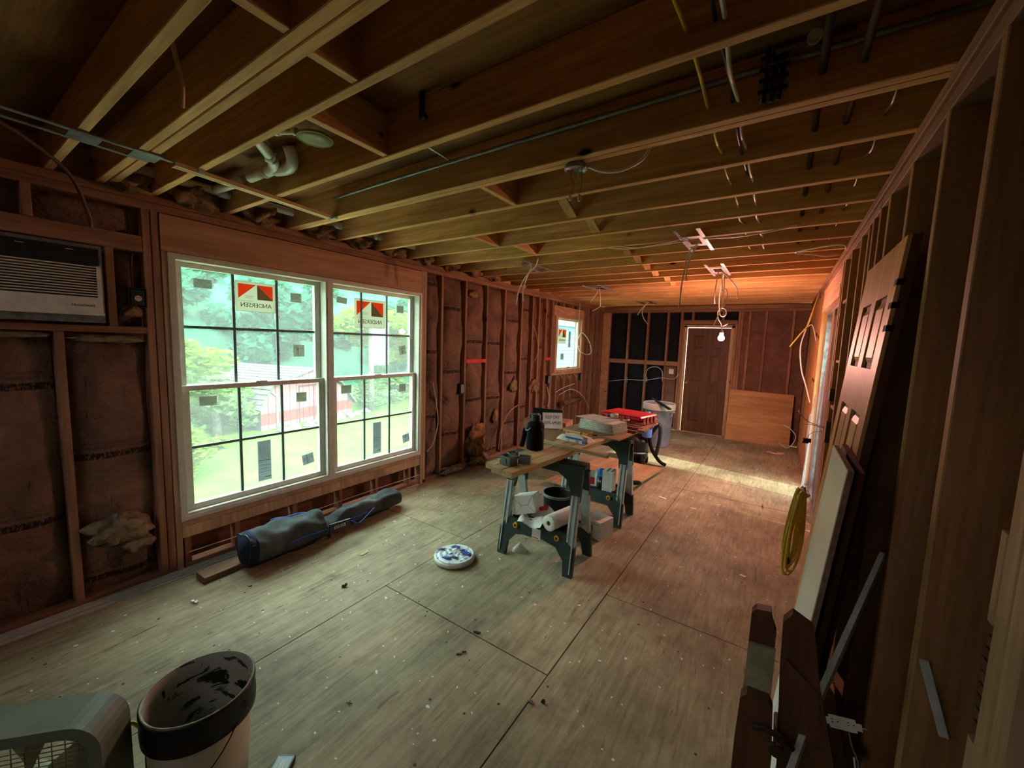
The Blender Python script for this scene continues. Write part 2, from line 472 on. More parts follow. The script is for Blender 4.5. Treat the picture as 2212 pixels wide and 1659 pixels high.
# ------------------------------------------------------------------ mesh helpers
class MB:
    def __init__(s):
        s.v = []; s.f = []; s.mi = []; s.sm = []
    def add(s, vs, fs, mi=0, smooth=False):
        n = len(s.v)
        s.v += [tuple(p) for p in vs]
        for f in fs:
            s.f.append(tuple(i + n for i in f)); s.mi.append(mi); s.sm.append(smooth)
        return s
    def box(s, a, b, mi=0, c=0.0):
        x0, x1 = sorted((a[0], b[0])); y0, y1 = sorted((a[1], b[1])); z0, z1 = sorted((a[2], b[2]))
        vs = [(x0,y0,z0),(x1,y0,z0),(x1,y1,z0),(x0,y1,z0),(x0,y0,z1),(x1,y0,z1),(x1,y1,z1),(x0,y1,z1)]
        return s.add(vs, [(0,3,2,1),(4,5,6,7),(0,1,5,4),(1,2,6,5),(2,3,7,6),(3,0,4,7)], mi)
    def obox(s, c, ux, uy, uz, mi=0):
        c = Vector(c); ux = Vector(ux); uy = Vector(uy); uz = Vector(uz)
        vs = [c - ux - uy - uz, c + ux - uy - uz, c + ux + uy - uz, c - ux + uy - uz,
              c - ux - uy + uz, c + ux - uy + uz, c + ux + uy + uz, c - ux + uy + uz]
        return s.add(vs, [(0,3,2,1),(4,5,6,7),(0,1,5,4),(1,2,6,5),(2,3,7,6),(3,0,4,7)], mi)
    def bar(s, p0, p1, w, h, up=(0, 0, 1), mi=0):
        p0 = Vector(p0); p1 = Vector(p1); d = (p1 - p0); L = d.length; d.normalize()
        up = Vector(up); side = d.cross(up)
        if side.length < 1e-4:
            side = d.cross(Vector((1, 0, 0)))
        side.normalize(); up = side.cross(d).normalized()
        return s.obox((p0 + p1) / 2, d * L / 2, side * w / 2, up * h / 2, mi)
    def lumber(s, a, b, axis, ch=0.003, mi=0):
        # board with eased edges
        lo = [min(a[i], b[i]) for i in range(3)]; hi = [max(a[i], b[i]) for i in range(3)]
        k = 'XYZ'.index(axis); i, j = [q for q in range(3) if q != k]
        sec = [(lo[i]+ch, lo[j]), (hi[i]-ch, lo[j]), (hi[i], lo[j]+ch), (hi[i], hi[j]-ch), (hi[i]-ch, hi[j]), (lo[i]+ch, hi[j]), (lo[i], hi[j]-ch), (lo[i], lo[j]+ch)]
        vs = []
        for e in (lo[k], hi[k]):
            for p in sec:
                q = [0, 0, 0]; q[i] = p[0]; q[j] = p[1]; q[k] = e; vs.append(q)
        fs = [tuple(range(8))[::-1], tuple(range(8, 16))] + [(n, (n+1) % 8, 8 + (n+1) % 8, 8 + n) for n in range(8)]
        return s.add(vs, fs, mi)
    def tube(s, pts, r, n=8, mi=0, flat=1.0, taper=None):
        pts = [Vector(p) for p in pts]
        if len(pts) < 2: return s
        ring = []
        prev = None
        vs = []
        for i, p in enumerate(pts):
            d = (pts[min(i+1, len(pts)-1)] - pts[max(i-1, 0)]).normalized()
            if prev is None:
                a = d.orthogonal().normalized()
            else:
                a = (prev - d * prev.dot(d))
                a = a.normalized() if a.length > 1e-6 else d.orthogonal().normalized()
            prev = a
            b = d.cross(a)
            rr = r if taper is None else r * taper[min(i, len(taper) - 1)]
            for k in range(n):
                t = 2 * math.pi * k / n
                vs.append(p + a * math.cos(t) * rr + b * math.sin(t) * rr * flat)
        fs = []
        for i in range(len(pts) - 1):
            for k in range(n):
                fs.append((i*n+k, i*n+(k+1) % n, (i+1)*n+(k+1) % n, (i+1)*n+k))
        s.add(vs, fs, mi, True)
        m = len(s.v) - len(vs)
        s.f.append(tuple(m + k for k in range(n))[::-1]); s.mi.append(mi); s.sm.append(False)
        s.f.append(tuple(m + (len(pts)-1)*n + k for k in range(n))); s.mi.append(mi); s.sm.append(False)
        return s
    def cyl(s, p0, p1, r, n=20, mi=0, r1=None):
        return s.tube([p0, p1], r, n, mi, 1.0, None if r1 is None else [1.0, r1 / r])
    def lathe(s, prof, c=(0, 0, 0), n=28, mi=0, smooth=True, closed=False):
        vs = []
        for (r, z) in prof:
            for k in range(n):
                t = 2 * math.pi * k / n
                vs.append((c[0] + r * math.cos(t), c[1] + r * math.sin(t), c[2] + z))
        fs = []
        for i in range(len(prof) - 1):
            for k in range(n):
                fs.append((i*n+k, i*n+(k+1) % n, (i+1)*n+(k+1) % n, (i+1)*n+k))
        s.add(vs, fs, mi, smooth)
        m = len(s.v) - len(vs)
        if prof[0][0] > 1e-4 and closed:
            s.f.append(tuple(m + k for k in range(n))[::-1]); s.mi.append(mi); s.sm.append(False)
        if closed:
            s.f.append(tuple(m + (len(prof)-1)*n + k for k in range(n))); s.mi.append(mi); s.sm.append(False)
        return s
    def prism(s, poly, fn, t0, t1, mi=0):
        n = len(poly)
        vs = [fn(u, w, t0) for u, w in poly] + [fn(u, w, t1) for u, w in poly]
        fs = [tuple(range(n))[::-1], tuple(range(n, 2*n))] + [(k, (k+1) % n, n + (k+1) % n, n + k) for k in range(n)]
        return s.add(vs, fs, mi)
    def grid(s, fn, nu, nv, mi=0, smooth=True):
        vs = [fn(i / nu, j / nv) for j in range(nv + 1) for i in range(nu + 1)]
        fs = [(j*(nu+1)+i, j*(nu+1)+i+1, (j+1)*(nu+1)+i+1, (j+1)*(nu+1)+i) for j in range(nv) for i in range(nu)]
        return s.add(vs, fs, mi, smooth)
    def sphere(s, c, r, n=16, m=10, mi=0, sz=1.0):
        prof = [(max(1e-5, r * math.sin(math.pi * k / m)), -r * sz * math.cos(math.pi * k / m)) for k in range(m + 1)]
        return s.lathe(prof, c, n, mi)
    def build(s, name, mat, parent=None, label=None, kind=None):
        me = bpy.data.meshes.new(name)
        me.from_pydata(s.v, [], s.f)
        ms = mat if isinstance(mat, (list, tuple)) else [mat]
        for q in ms:
            me.materials.append(M[q] if isinstance(q, str) else q)
        me.polygons.foreach_set('material_index', s.mi)
        me.polygons.foreach_set('use_smooth', s.sm)
        me.validate(); me.update()
        o = bpy.data.objects.new(name, me)
        col.objects.link(o)
        if parent: o.parent = parent
        if label: o['label'] = label
        if kind: o['kind'] = kind
        return o

def thing(name, label, cat, loc=(0, 0, 0), rz=0.0, group=None, rot=None):
    o = bpy.data.objects.new(name, None)
    o.empty_display_size = 0.05
    col.objects.link(o)
    o.location = loc
    o.rotation_euler = rot if rot else (0, 0, rz)
    o['label'] = label; o['category'] = cat
    if group: o['group'] = group
    return o
def tag(o, label, cat, group=None):
    o['label'] = label; o['category'] = cat
    if group: o['group'] = group
    return o
def structure(name):
    o = bpy.data.objects.new(name, None)
    o.empty_display_size = 0.05
    col.objects.link(o)
    o['kind'] = 'structure'
    return o
def copy_tree(o, parent=None):
    c = o.copy(); col.objects.link(c); c.parent = parent
    for ch in list(o.children):
        copy_tree(ch, c)
    return c
def text(s, name, size, loc, mat_, parent, rx=(1, 0, 0), ry=(0, 0, 1), align='CENTER', ext=0.0004, sx=1.0):
    cu = bpy.data.curves.new(name, 'FONT')
    cu.body = s; cu.size = size; cu.align_x = align; cu.align_y = 'CENTER'
    cu.extrude = ext
    cu.materials.append(M[mat_])
    o = bpy.data.objects.new(name, cu)
    col.objects.link(o)
    X = Vector(rx).normalized(); Y = Vector(ry).normalized(); Z = X.cross(Y)
    mt = Matrix((X * sx, Y, Z)).transposed().to_4x4()
    mt.translation = loc
    me = bpy.data.meshes.new_from_object(o)
    bpy.data.objects.remove(o)
    o = bpy.data.objects.new(name, me)
    col.objects.link(o)
    o.parent = parent
    o.matrix_local = mt
    return o
def arc(p0, p1, sag, n=10, side=(0, 0, 0)):
    p0 = Vector(p0); p1 = Vector(p1); sd = Vector(side)
    return [p0.lerp(p1, t) + Vector((0, 0, -sag * 4 * t * (1 - t))) + sd * 4 * t * (1 - t) for t in [k / n for k in range(n + 1)]]
def smooth_path(pts, n=6):
    pts = [Vector(p) for p in pts]
    out = []
    for i in range(len(pts) - 1):
        a = pts[max(i-1, 0)]; b = pts[i]; c = pts[i+1]; d = pts[min(i+2, len(pts)-1)]
        for k in range(n):
            t = k / n
            out.append(0.5 * ((2*b) + (c - a)*t + (2*a - 5*b + 4*c - d)*t*t + (-a + 3*b - 3*c + d)*t*t*t))
    out.append(pts[-1])
    return out

# ================================================================== THE SETTING
XL, XRW, YB, YF = -3.28, 0.35, 8.40, -1.75
ZJ = 2.455      # underside of the joists
ZT = 2.36       # underside of the top plates

# ---------------- floor: plywood sheets with open joints
floor = structure('floor')
MB().box((-3.5, YF - 0.1, -0.30), (0.62, YB + 0.1, -0.024)).build('floor_slab', 'darkboard', floor)
colsx = [(-3.42, -2.045), (-2.045, -0.825), (-0.825, 0.50)]
starts = [0.0 - 2.44, 1.64 - 2.44 * 2, 0.0 - 2.44]
for ci, (xa, xb) in enumerate(colsx):
    y = starts[ci]
    while y < YB:
        y0 = max(y, YF); y1 = min(y + 2.44, YB)
        if y1 > y0:
            g = 0.003
            dz = rnd.uniform(-0.0012, 0.0008)
            MB().box((xa + g, y0 + g, -0.02), (xb - g, y1 - g, dz)).build('plywood_sheet', 'floor', floor)
        y += 2.44

# ---------------- ceiling: roof deck, joists, blocking
ceiling = structure('ceiling')
y = YF
while y < YB:
    MB().box((-3.5, y + 0.002, 2.642), (0.62, min(y + 1.218, YB + 0.1), 2.66)).build('deck_panel', 'subfloor', ceiling)
    y += 1.22
MB().box((-3.6, YF - 0.1, 2.66), (0.7, YB + 0.2, 2.78)).build('roof_slab', 'darkboard', ceiling)
JY = [-1.59, -1.18, -0.78, -0.37, 0.03, 0.438, 0.630, 0.674, 0.862, 1.262, 1.687, 1.728, 2.092, 2.500]
y = 2.906
while y < 8.25:
    JY.append(y); y += 0.4064
MB().box((-3.5, YB + 0.09, 2.45), (0.62, YB + 0.12, 2.66)).build('end_board', 'joistX', ceiling)
for jy in JY:
    x0 = -3.37
    dz = rnd.uniform(-0.002, 0.002)
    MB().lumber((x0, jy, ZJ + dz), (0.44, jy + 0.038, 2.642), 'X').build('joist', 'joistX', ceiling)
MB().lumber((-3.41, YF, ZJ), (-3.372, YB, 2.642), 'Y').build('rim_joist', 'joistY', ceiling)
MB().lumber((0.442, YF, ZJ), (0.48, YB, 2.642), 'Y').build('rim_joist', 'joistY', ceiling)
def nexty(y):
    for j in JY:
        if abs(j - y) < 0.02: return j
blk = [(-1.225, 0.476, 0.630), (-1.255, 0.712, 0.862), (-1.605, 0.900, 1.262), (-1.445, 1.766, 2.092),
       (-2.16, 2.538, 2.906), (-2.02, 2.944, 3.312), (-1.24, 0.068, 0.438)]
for x, y0, y1 in blk:
    MB().lumber((x, y0, ZJ + 0.004), (x + 0.038, y1, 2.64), 'Y').build('blocking', 'joistY', ceiling)
# cross bridging between joists
for (y0, y1, x) in ((2.130, 2.500, -1.30), (2.538, 2.906, -1.30), (3.350, 3.719, -1.32), (3.757, 4.125, -1.34), (4.163, 4.531, -1.36), (4.57, 4.938, -1.38), (4.976, 5.344, -1.34), (5.38, 5.75, -1.36)):
    MB().bar((x, y0, ZJ + 0.02), (x, y1, 2.63), 0.062, 0.02).build('bridging', 'joistY', ceiling)
    MB().bar((x + 0.07, y0, 2.63), (x + 0.07, y1, ZJ + 0.02), 0.062, 0.02).build('bridging', 'joistY', ceiling)

# ---------------- left wall
wl = structure('wall_left')
def st(name, a, b, ax, mat_, parent, label=None):
    return MB().lumber(a, b, ax).build(name, mat_, parent, label)
D = 0.09
XO = XL - D
MB().box((XO - 0.09, YF, 0.0), (XO - 0.062, 0.90, 2.45)).build('sheathing', 'sheath', wl)
MB().box((XO - 0.09, 0.90, 0.0), (XO - 0.062, 3.12, 0.33)).build('sheathing', 'sheath', wl)
MB().box((XO - 0.09, 0.90, 2.12), (XO - 0.062, 3.12, 2.45)).build('sheathing', 'sheath', wl)
MB().box((XO - 0.09, 3.12, 0.0), (XO - 0.062, 6.22, 2.45)).build('sheathing', 'sheath', wl)
MB().box((XO - 0.09, 6.22, 0.0), (XO - 0.062, 7.36, 1.12)).build('sheathing', 'sheath', wl)
MB().box((XO - 0.09, 6.22, 2.13), (XO - 0.062, 7.36, 2.45)).build('sheathing', 'sheath', wl)
MB().box((XO - 0.09, 7.36, 0.0), (XO - 0.062, YB + 0.1, 2.45)).build('sheathing', 'sheath', wl)
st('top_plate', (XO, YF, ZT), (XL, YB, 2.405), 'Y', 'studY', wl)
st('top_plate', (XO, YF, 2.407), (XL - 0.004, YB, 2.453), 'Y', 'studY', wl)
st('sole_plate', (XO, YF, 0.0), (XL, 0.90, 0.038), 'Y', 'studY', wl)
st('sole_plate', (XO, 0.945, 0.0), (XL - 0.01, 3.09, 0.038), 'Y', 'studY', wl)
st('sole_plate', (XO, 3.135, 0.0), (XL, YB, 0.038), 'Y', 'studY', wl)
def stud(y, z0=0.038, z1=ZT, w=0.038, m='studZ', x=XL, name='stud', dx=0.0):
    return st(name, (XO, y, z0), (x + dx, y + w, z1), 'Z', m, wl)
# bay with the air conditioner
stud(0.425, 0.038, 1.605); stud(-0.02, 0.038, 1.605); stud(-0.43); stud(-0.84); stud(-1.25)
stud(0.35, 2.195); stud(0.815); stud(0.858)
stud(0.645, 1.645, 2.10)
st('cross_rail', (XO, -0.43, 1.607), (XL, 0.813, 1.645), 'Y', 'studY', wl)
st('cross_rail', (XO, -0.43, 2.10), (XL, 0.813, 2.193), 'Y', 'studY', wl)
# big window opening
stud(0.900, 0.0, 2.125, 0.034, 'cream', name='jack_stud', dx=0.004)
stud(3.094, 0.0, 2.36, 0.040, 'cream', name='jack_stud', dx=0.004)
stud(3.136, 0.0, 2.36, 0.038, 'cream', name='jack_stud', dx=0.0)
MB().box((XO, 0.900, 2.128), (XL + 0.006, 3.092, 2.352)).build('header_panel', 'header', wl)
st('rough_sill', (XO, 0.936, 0.302), (XL, 3.090, 0.340), 'Y', 'cream', wl)
st('rough_sill', (XO, 0.936, 0.222), (XL, 3.090, 0.300), 'Y', 'cream', wl)
for i, (ya, yb) in enumerate(((1.15, 1.62), (2.12, 2.40))):
    MB().box((XL - 0.005, ya, 0.343), (XL + 0.002, yb, 0.352)).build('shim', 'pineY', wl)
for yy in (0.945, 1.25, 1.68, 2.10, 2.50, 2.93):
    st('cripple_stud', (XO, yy, 0.038), (XL - 0.006, yy + 0.038, 0.222), 'Z', 'studZ', wl)
# studs after the window
LS = [3.40, 3.82, 4.25, 4.66, 5.10, 5.42, 5.62, 5.85, 6.06, 6.10, 7.37, 7.41, 7.60, 7.86, 8.10, 8.33]
for yy in LS:
    stud(yy)
for yy in (6.30, 6.62, 6.88, 7.20):
    st('cripple_stud', (XO, yy, 0.038), (XL - 0.004, yy + 0.038, 1.08), 'Z', 'studZ', wl)
st('rough_sill', (XO, 6.14, 1.08), (XL, 7.37, 1.125), 'Y', 'cream', wl)
MB().box((XO, 6.14, 2.13), (XL, 7.37, 2.29)).build('header_panel', 'header', wl)
for yy in (6.20, 6.5, 6.85, 7.2):
    st('cripple_stud', (XO, yy, 2.29), (XL - 0.01, yy + 0.038, ZT), 'Z', 'studZ', wl)
MB().box((XL - 0.03, 3.858, 1.352), (XL + 0.004, 4.25, 1.398)).build('fire_block', 'redtape', wl, 'red painted blocking strip')
MB().box((XL - 0.03, 5.888, 1.352), (XL + 0.004, 6.06, 1.398)).build('fire_block', 'redtape', wl, 'red painted blocking strip')
for ya, yb in ((-1.7, 0.9),):
    pass

# insulation batts: pillowy kraft-faced panels that bulge between the studs
def batt(y0, y1, z0, z1, bulge=0.05, torn=False, mat_='kraft', seed=0, parent=None, xb=XO + 0.02):
    r = random.Random(seed + int(y0 * 100) + 500)
    ph = [r.uniform(0, 6.28) for _ in range(6)]
    def fn(u, v):
        y = y0 + (y1 - y0) * u; z = z0 + (z1 - z0) * v
        e = (1 - (2*u - 1) ** 4) * (1 - (2*v - 1) ** 12)
        w = 0.35 * math.sin(5 * z + ph[0] + 2.2 * u) + 0.25 * math.sin(13 * z + ph[1] - 5 * u) + 0.2 * math.sin(9 * u + ph[2] + 3 * z) + 0.15 * math.sin(31 * z + ph[3] + 11 * u)
        x = xb + bulge * e * (1 + 0.8 * w) 
        return (x, y + 0.006 * math.sin(7 * z + ph[4]), z)
    m = MB().grid(fn, 10, max(6, int((z1 - z0) / 0.06)))
    m.box((xb - 0.03, y0 + 0.004, z0 + 0.004), (xb - 0.004, y1 - 0.004, z1 - 0.004))
    return m.build('insulation_batt', mat_, parent or wl)
batt(0.465, 0.813, 0.04, 1.56, 0.05, seed=1)
batt(0.02, 0.423, 0.04, 1.57, 0.045, seed=2)
batt(-0.39, -0.022, 0.04, 1.57, 0.045, seed=3)
batt(-0.80, -0.43, 0.04, 2.35, 0.045, seed=4)
batt(-1.21, -0.84, 0.04, 2.35, 0.045, seed=5)
batt(0.39, 0.813, 2.20, 2.355, 0.03, seed=6)
batt(-0.39, 0.348, 2.20, 2.355, 0.03, seed=7)
batt(0.685, 0.813, 1.65, 2.095, 0.03, seed=8)
prevy = 3.176
for yy in LS:
    if yy - prevy > 0.10 and not (prevy > 6.1 and yy < 7.4):
        batt(prevy + 0.002, yy - 0.002, 0.04, ZT - 0.01, 0.062 if yy < 5.2 else 0.03, seed=int(yy * 31))
    prevy = yy + 0.038
for ya, yb in ((6.14, 6.30), (6.34, 6.62), (6.66, 6.88), (6.92, 7.20), (7.24, 7.37)):
    batt(ya, yb, 0.04, 1.07, 0.02, seed=int(ya * 10), xb=XO)
# torn fluff
def fluff(c, r, seed, mat_='fluff', name='wool_tuft', parent=None, s=(1, 1, 1)):
    rr = random.Random(seed)
    ph = [rr.uniform(0, 6.28) for _ in range(6)]
    def fn(u, v):
        a = u * 2 * math.pi; b = v * math.pi
        k = 1 + 0.28 * math.sin(3 * a + ph[0]) * math.sin(2 * b) + 0.2 * math.sin(5 * a + 4 * b + ph[1]) + 0.12 * math.sin(11 * a + ph[2] + 9 * b)
        k *= r
        return (c[0] + s[0] * k * math.sin(b) * math.cos(a), c[1] + s[1] * k * math.sin(b) * math.sin(a), c[2] + s[2] * k * math.cos(b))
    return MB().grid(fn, 22, 14).build(name, mat_, parent or wl)
fluff((-3.26, 0.62, 0.42), 0.085, 1, 'fluffp', s=(0.7, 1.5, 0.9))
fluff((-3.27, 0.70, 0.30), 0.06, 2, 'fluffp', s=(0.6, 1.2, 0.8))
fluff((-3.29, 0.64, 1.57), 0.05, 3, 'fluffp', s=(0.5, 3.0, 0.35))
fluff((-3.29, 0.20, 1.585), 0.05, 4, 'fluffp', s=(0.5, 3.4, 0.3))
fluff((-3.27, 4.05, 0.34), 0.13, 5, s=(0.5, 1.2, 1.3))
fluff((-3.27, 4.12, 0.16), 0.09, 6, s=(0.6, 1.3, 1.0))
fluff((-3.29, 3.98, 2.22), 0.05, 7, s=(0.4, 1.5, 0.8))
fluff((-3.28, 4.92, 1.02), 0.09, 8, s=(0.5, 1.0, 1.1))
fluff((-3.28, 4.50, 0.60), 0.06, 9, s=(0.4, 0.8, 1.4))
fluff((-3.29, 5.55, 0.95), 0.10, 10, s=(0.5, 1.2, 0.9))
fluff((-3.25, 3.62, 0.05), 0.08, 11, 'fluffp', s=(0.7, 2.6, 0.5))
fluff((-3.24, 4.10, 0.06), 0.08, 12, 'fluffp', s=(0.8, 2.0, 0.7))
fluff((-3.28, 0.75, 1.74), 0.035, 13, 'fluff', s=(0.5, 1.2, 0.8))
for k, yy in enumerate((0.75, 1.08, 1.48, 1.93, 2.32, 2.72, 3.12, 3.52, 3.93, 4.33)):
    fluff((-3.27, yy, 2.50), 0.085, 20 + k, 'fluff', s=(1.1, 1.4, 0.75), parent=ceiling)

# ---------------- back wall
wb = structure('wall_back')
MB().box((-3.5, YB + 0.09, 0.0), (-1.66, YB + 0.12, 2.45)).build('felt_sheet', 'felt', wb)
MB().box((-1.66, YB + 0.09, 2.07), (0.62, YB + 0.12, 2.45)).build('felt_sheet', 'felt', wb)
MB().box((-0.74, YB + 0.09, 0.0), (0.62, YB + 0.12, 2.07)).build('sheathing', 'sheath', wb)
def bstud(x, z0=0.038, z1=2.33, w=0.038, m='studZ', name='stud'):
    return st(name, (x, YB, z0), (x + w, YB + 0.09, z1), 'Z', m, wb)
st('top_plate', (-3.28, YB, 2.33), (0.35, YB + 0.09, 2.375), 'X', 'studX', wb)
st('top_plate', (-3.28, YB + 0.003, 2.377), (0.35, YB + 0.09, 2.453), 'X', 'studX', wb)
st('sole_plate', (-3.28, YB, 0.0), (-1.66, YB + 0.09, 0.038), 'X', 'studX', wb)
st('sole_plate', (-0.73, YB, 0.0), (0.35, YB + 0.09, 0.038), 'X', 'studX', wb)
MB().box((-3.28, YB - 0.012, 0.0), (-3.11, YB, 2.33)).build('corner_panel', 'header', wb)
for x in (-3.16, -2.745, -2.345, -1.955):
    bstud(x)
bstud(-1.70, w=0.042); bstud(-1.655, 0.0, 2.10)
st('cross_block', (-3.12, YB, 1.275), (-2.745, YB + 0.09, 1.362), 'X', 'studX', wb)
st('cross_block', (-2.707, YB, 1.275), (-2.345, YB + 0.09, 1.362), 'X', 'studX', wb)
st('cross_block', (-2.307, YB, 1.275), (-1.955, YB + 0.09, 1.362), 'X', 'studX', wb)
st('cross_block', (-1.917, YB, 1.275), (-1.70, YB + 0.09, 1.362), 'X', 'studX', wb)
st('header_beam', (-1.655, YB, 2.10), (-0.72, YB + 0.09, 2.178), 'X', 'studX', wb)
bstud(-1.50, 2.18, 2.33); bstud(-0.98, 2.18, 2.33)
bstud(-0.755, 0.0, 2.10); bstud(-0.712); bstud(-0.672); bstud(-0.55)
for x in (-0.30, 0.10):
    bstud(x, m='studZ')
MB().box((-0.635, YB + 0.04, 0.04), (-0.552, YB + 0.07, 2.33)).build('fibre_panel', 'brownboard', wb)
for xa, xb in ((-0.51, -0.302), (-0.260, 0.098), (0.140, 0.345)):
    for za, zb in ((0.04, 0.88), (0.882, 1.42), (1.422, 1.98), (1.982, 2.328)):
        MB().box((xa, YB + 0.03 + rnd.uniform(0, 0.006), za), (xb, YB + 0.06, zb)).build('fibre_panel', 'brownboard', wb)
MB().box((-1.92, YB + 0.02, 0.1), (-1.72, YB + 0.06, 1.26)).build('fibre_panel', 'brownboard', wb)

# brown door in the back wall
d1 = structure('door_1')
MB().box((-1.612, YB - 0.012, 0.0), (-1.572, YB + 0.10, 2.075)).box((-0.798, YB - 0.012, 0.0), (-0.760, YB + 0.10, 2.075)).box((-1.612, YB - 0.012, 2.037), (-0.760, YB + 0.10, 2.085)).build('door_frame', 'cream', d1)
MB().box((-1.575, YB - 0.02, 0.0), (-1.560, YB - 0.002, 2.050)).box((-0.812, YB - 0.02, 0.0), (-0.797, YB - 0.002, 2.050)).box((-1.575, YB - 0.02, 2.035), (-0.797, YB - 0.002, 2.052)).box((-1.575, YB - 0.02, -0.0), (-0.797, YB - 0.002, 0.014)).build('jamb_edge', 'jamb', d1, 'bright bare edge round the door')
def panel_door(parent, x0, x1, y, h, mat_, mat2, tmap=None):
    # six-panel slab: stiles, rails and raised panels
    W = x1 - x0
    f = tmap or (lambda u, t, z: (x0 + u, y + t, z))
    def bx(m, u0, u1, z0, z1, t0, t1, mi=0):
        P = [f(u, t, z) for u, t, z in ((u0,t0,z0),(u1,t0,z0),(u1,t1,z0),(u0,t1,z0),(u0,t0,z1),(u1,t0,z1),(u1,t1,z1),(u0,t1,z1))]
        m.add(P, [(0,3,2,1),(4,5,6,7),(0,1,5,4),(1,2,6,5),(2,3,7,6),(3,0,4,7)], mi)
    s, mm = 0.11, 0.10
    rails = [(0, 0.22), (0.80, 0.98), (1.52, 1.62), (h - 0.13, h)]
    sl = MB()
    bx(sl, 0, W, 0, h, 0.008, 0.036)
    parent = sl.build('door_slab', mat2, parent)
    fr = MB()
    bx(fr, 0, s, 0, h, 0, 0.008); bx(fr, W - s, W, 0, h, 0, 0.008)
    for z0, z1 in rails:
        bx(fr, s, W - s, z0, z1, 0, 0.008)
    for (za, zb) in zip(rails[:-1], rails[1:]):
        bx(fr, W/2 - mm/2, W/2 + mm/2, za[1], zb[0], 0, 0.008)
    fr.build('stiles_and_rails', mat_, parent)
    for (za, zb) in zip(rails[:-1], rails[1:]):
        for (ua, ub) in ((s, W/2 - mm/2), (W/2 + mm/2, W - s)):
            p = MB(); g = 0.026
            a0, a1, z0, z1 = ua + g, ub - g, za[1] + g, zb[0] - g
            k = 0.018
            P = [f(u, t, z) for u, t, z in ((a0,0.008,z0),(a1,0.008,z0),(a1,0.008,z1),(a0,0.008,z1),(a0+k,0.001,z0+k),(a1-k,0.001,z0+k),(a1-k,0.001,z1-k),(a0+k,0.001,z1-k))]
            p.add(P, [(3,2,1,0),(4,5,6,7),(0,1,5,4),(1,2,6,5),(2,3,7,6),(3,0,4,7)])
            p.build('raised_panel', mat_, parent)
panel_door(d1, -1.556, -0.816, YB + 0.02, 2.03, 'door_brown', 'door_brown')
kn = MB().cyl((-1.500, YB + 0.02, 0.965), (-1.500, YB - 0.03, 0.965), 0.012).sphere((-1.500, YB - 0.045, 0.965), 0.028)
kn.cyl((-1.5, YB + 0.021, 0.965), (-1.5, YB + 0.012, 0.965), 0.03).build('door_knob', 'brass', d1)

# ---------------- right wall (open studs, dark board behind them)
wr = structure('wall_right')
DR = 0.14
def rstud(y, z0=0.038, z1=ZT, w=0.038, m='rstudZ', name='stud', x=XRW, d=0.09):
    return st(name, (x, y, z0), (x + d, y + w, z1), 'Z', m, wr)
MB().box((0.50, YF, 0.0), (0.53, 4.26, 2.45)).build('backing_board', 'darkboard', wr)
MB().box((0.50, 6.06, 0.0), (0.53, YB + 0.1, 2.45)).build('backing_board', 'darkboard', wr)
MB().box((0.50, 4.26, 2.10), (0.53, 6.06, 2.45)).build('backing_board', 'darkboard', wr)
st('top_plate', (XRW, YF, ZT), (XRW + DR, YB, 2.405), 'Y', 'studY', wr)
st('top_plate', (XRW - 0.012, YF, 2.407), (XRW + DR, YB, 2.453), 'Y', 'studY', wr)
st('sole_plate', (XRW, YF, 0.0), (XRW + DR, 4.26, 0.038), 'Y', 'studY', wr)
st('sole_plate', (XRW, 6.06, 0.0), (XRW + DR, YB, 0.038), 'Y', 'studY', wr)
for yy in (-1.2, -0.78, -0.38, 0.05, 0.45, 1.382, 1.752, 2.150, 2.530, 2.74, 2.93, 3.06, 3.33, 3.74, 4.10):
    rstud(yy, d=DR)
for yy in (0.935, 0.985):
    rstud(yy, w=0.046, d=DR, m='cream')
MB().lumber((XRW, 1.033, 0.03), (XRW + 0.05, 1.058, 0.93), 'Z').build('broken_furring', 'cream', wr)
MB().lumber((XRW, 1.033, 1.16), (XRW + 0.05, 1.058, 1.33), 'Z').build('broken_furring', 'cream', wr)
for k in range(9):
    z = 0.95 + k * 0.024
    MB().box((XRW + 0.002, 1.034, z), (XRW + 0.03 + rnd.uniform(0, 0.02), 1.048 + rnd.uniform(0, 0.01), z + 0.018)).build('splinter', 'oldwood', wr)
rstud(4.20, w=0.045, d=DR); rstud(5.97, w=0.045, d=DR); rstud(6.02, w=0.045, d=DR)
for yy in (6.40, 6.80, 7.2, 7.6, 8.0, 8.33):
    rstud(yy, d=DR)
MB().box((XRW, 4.247, 2.205), (XRW + DR, 5.968, 2.352)).build('header_panel', 'header', wr)
MB().box((XRW - 0.004, 4.247, 2.10), (XRW + DR, 5.968, 2.203)).build('header_panel', 'header', wr)
for ya, yb in ((6.066, 6.398), (6.44, 6.798), (6.84, 7.198), (7.24, 7.598), (7.64, 7.998), (8.04, 8.328)):
    MB().box((XRW + 0.02, ya, 0.04), (XRW + 0.05, yb, 2.35)).build('fibre_panel', 'stud' + 'Z', wr)
for yy, z in ((3.77, 2.02), (3.77, 1.56), (3.77, 1.20), (4.14, 1.85)):
    MB().box((XRW + 0.01, yy + 0.01, z), (XRW + DR - 0.01, yy + (0.32 if yy < 4 else 0.06), z + 0.02)).build('cross_cleat', 'studY', wr)

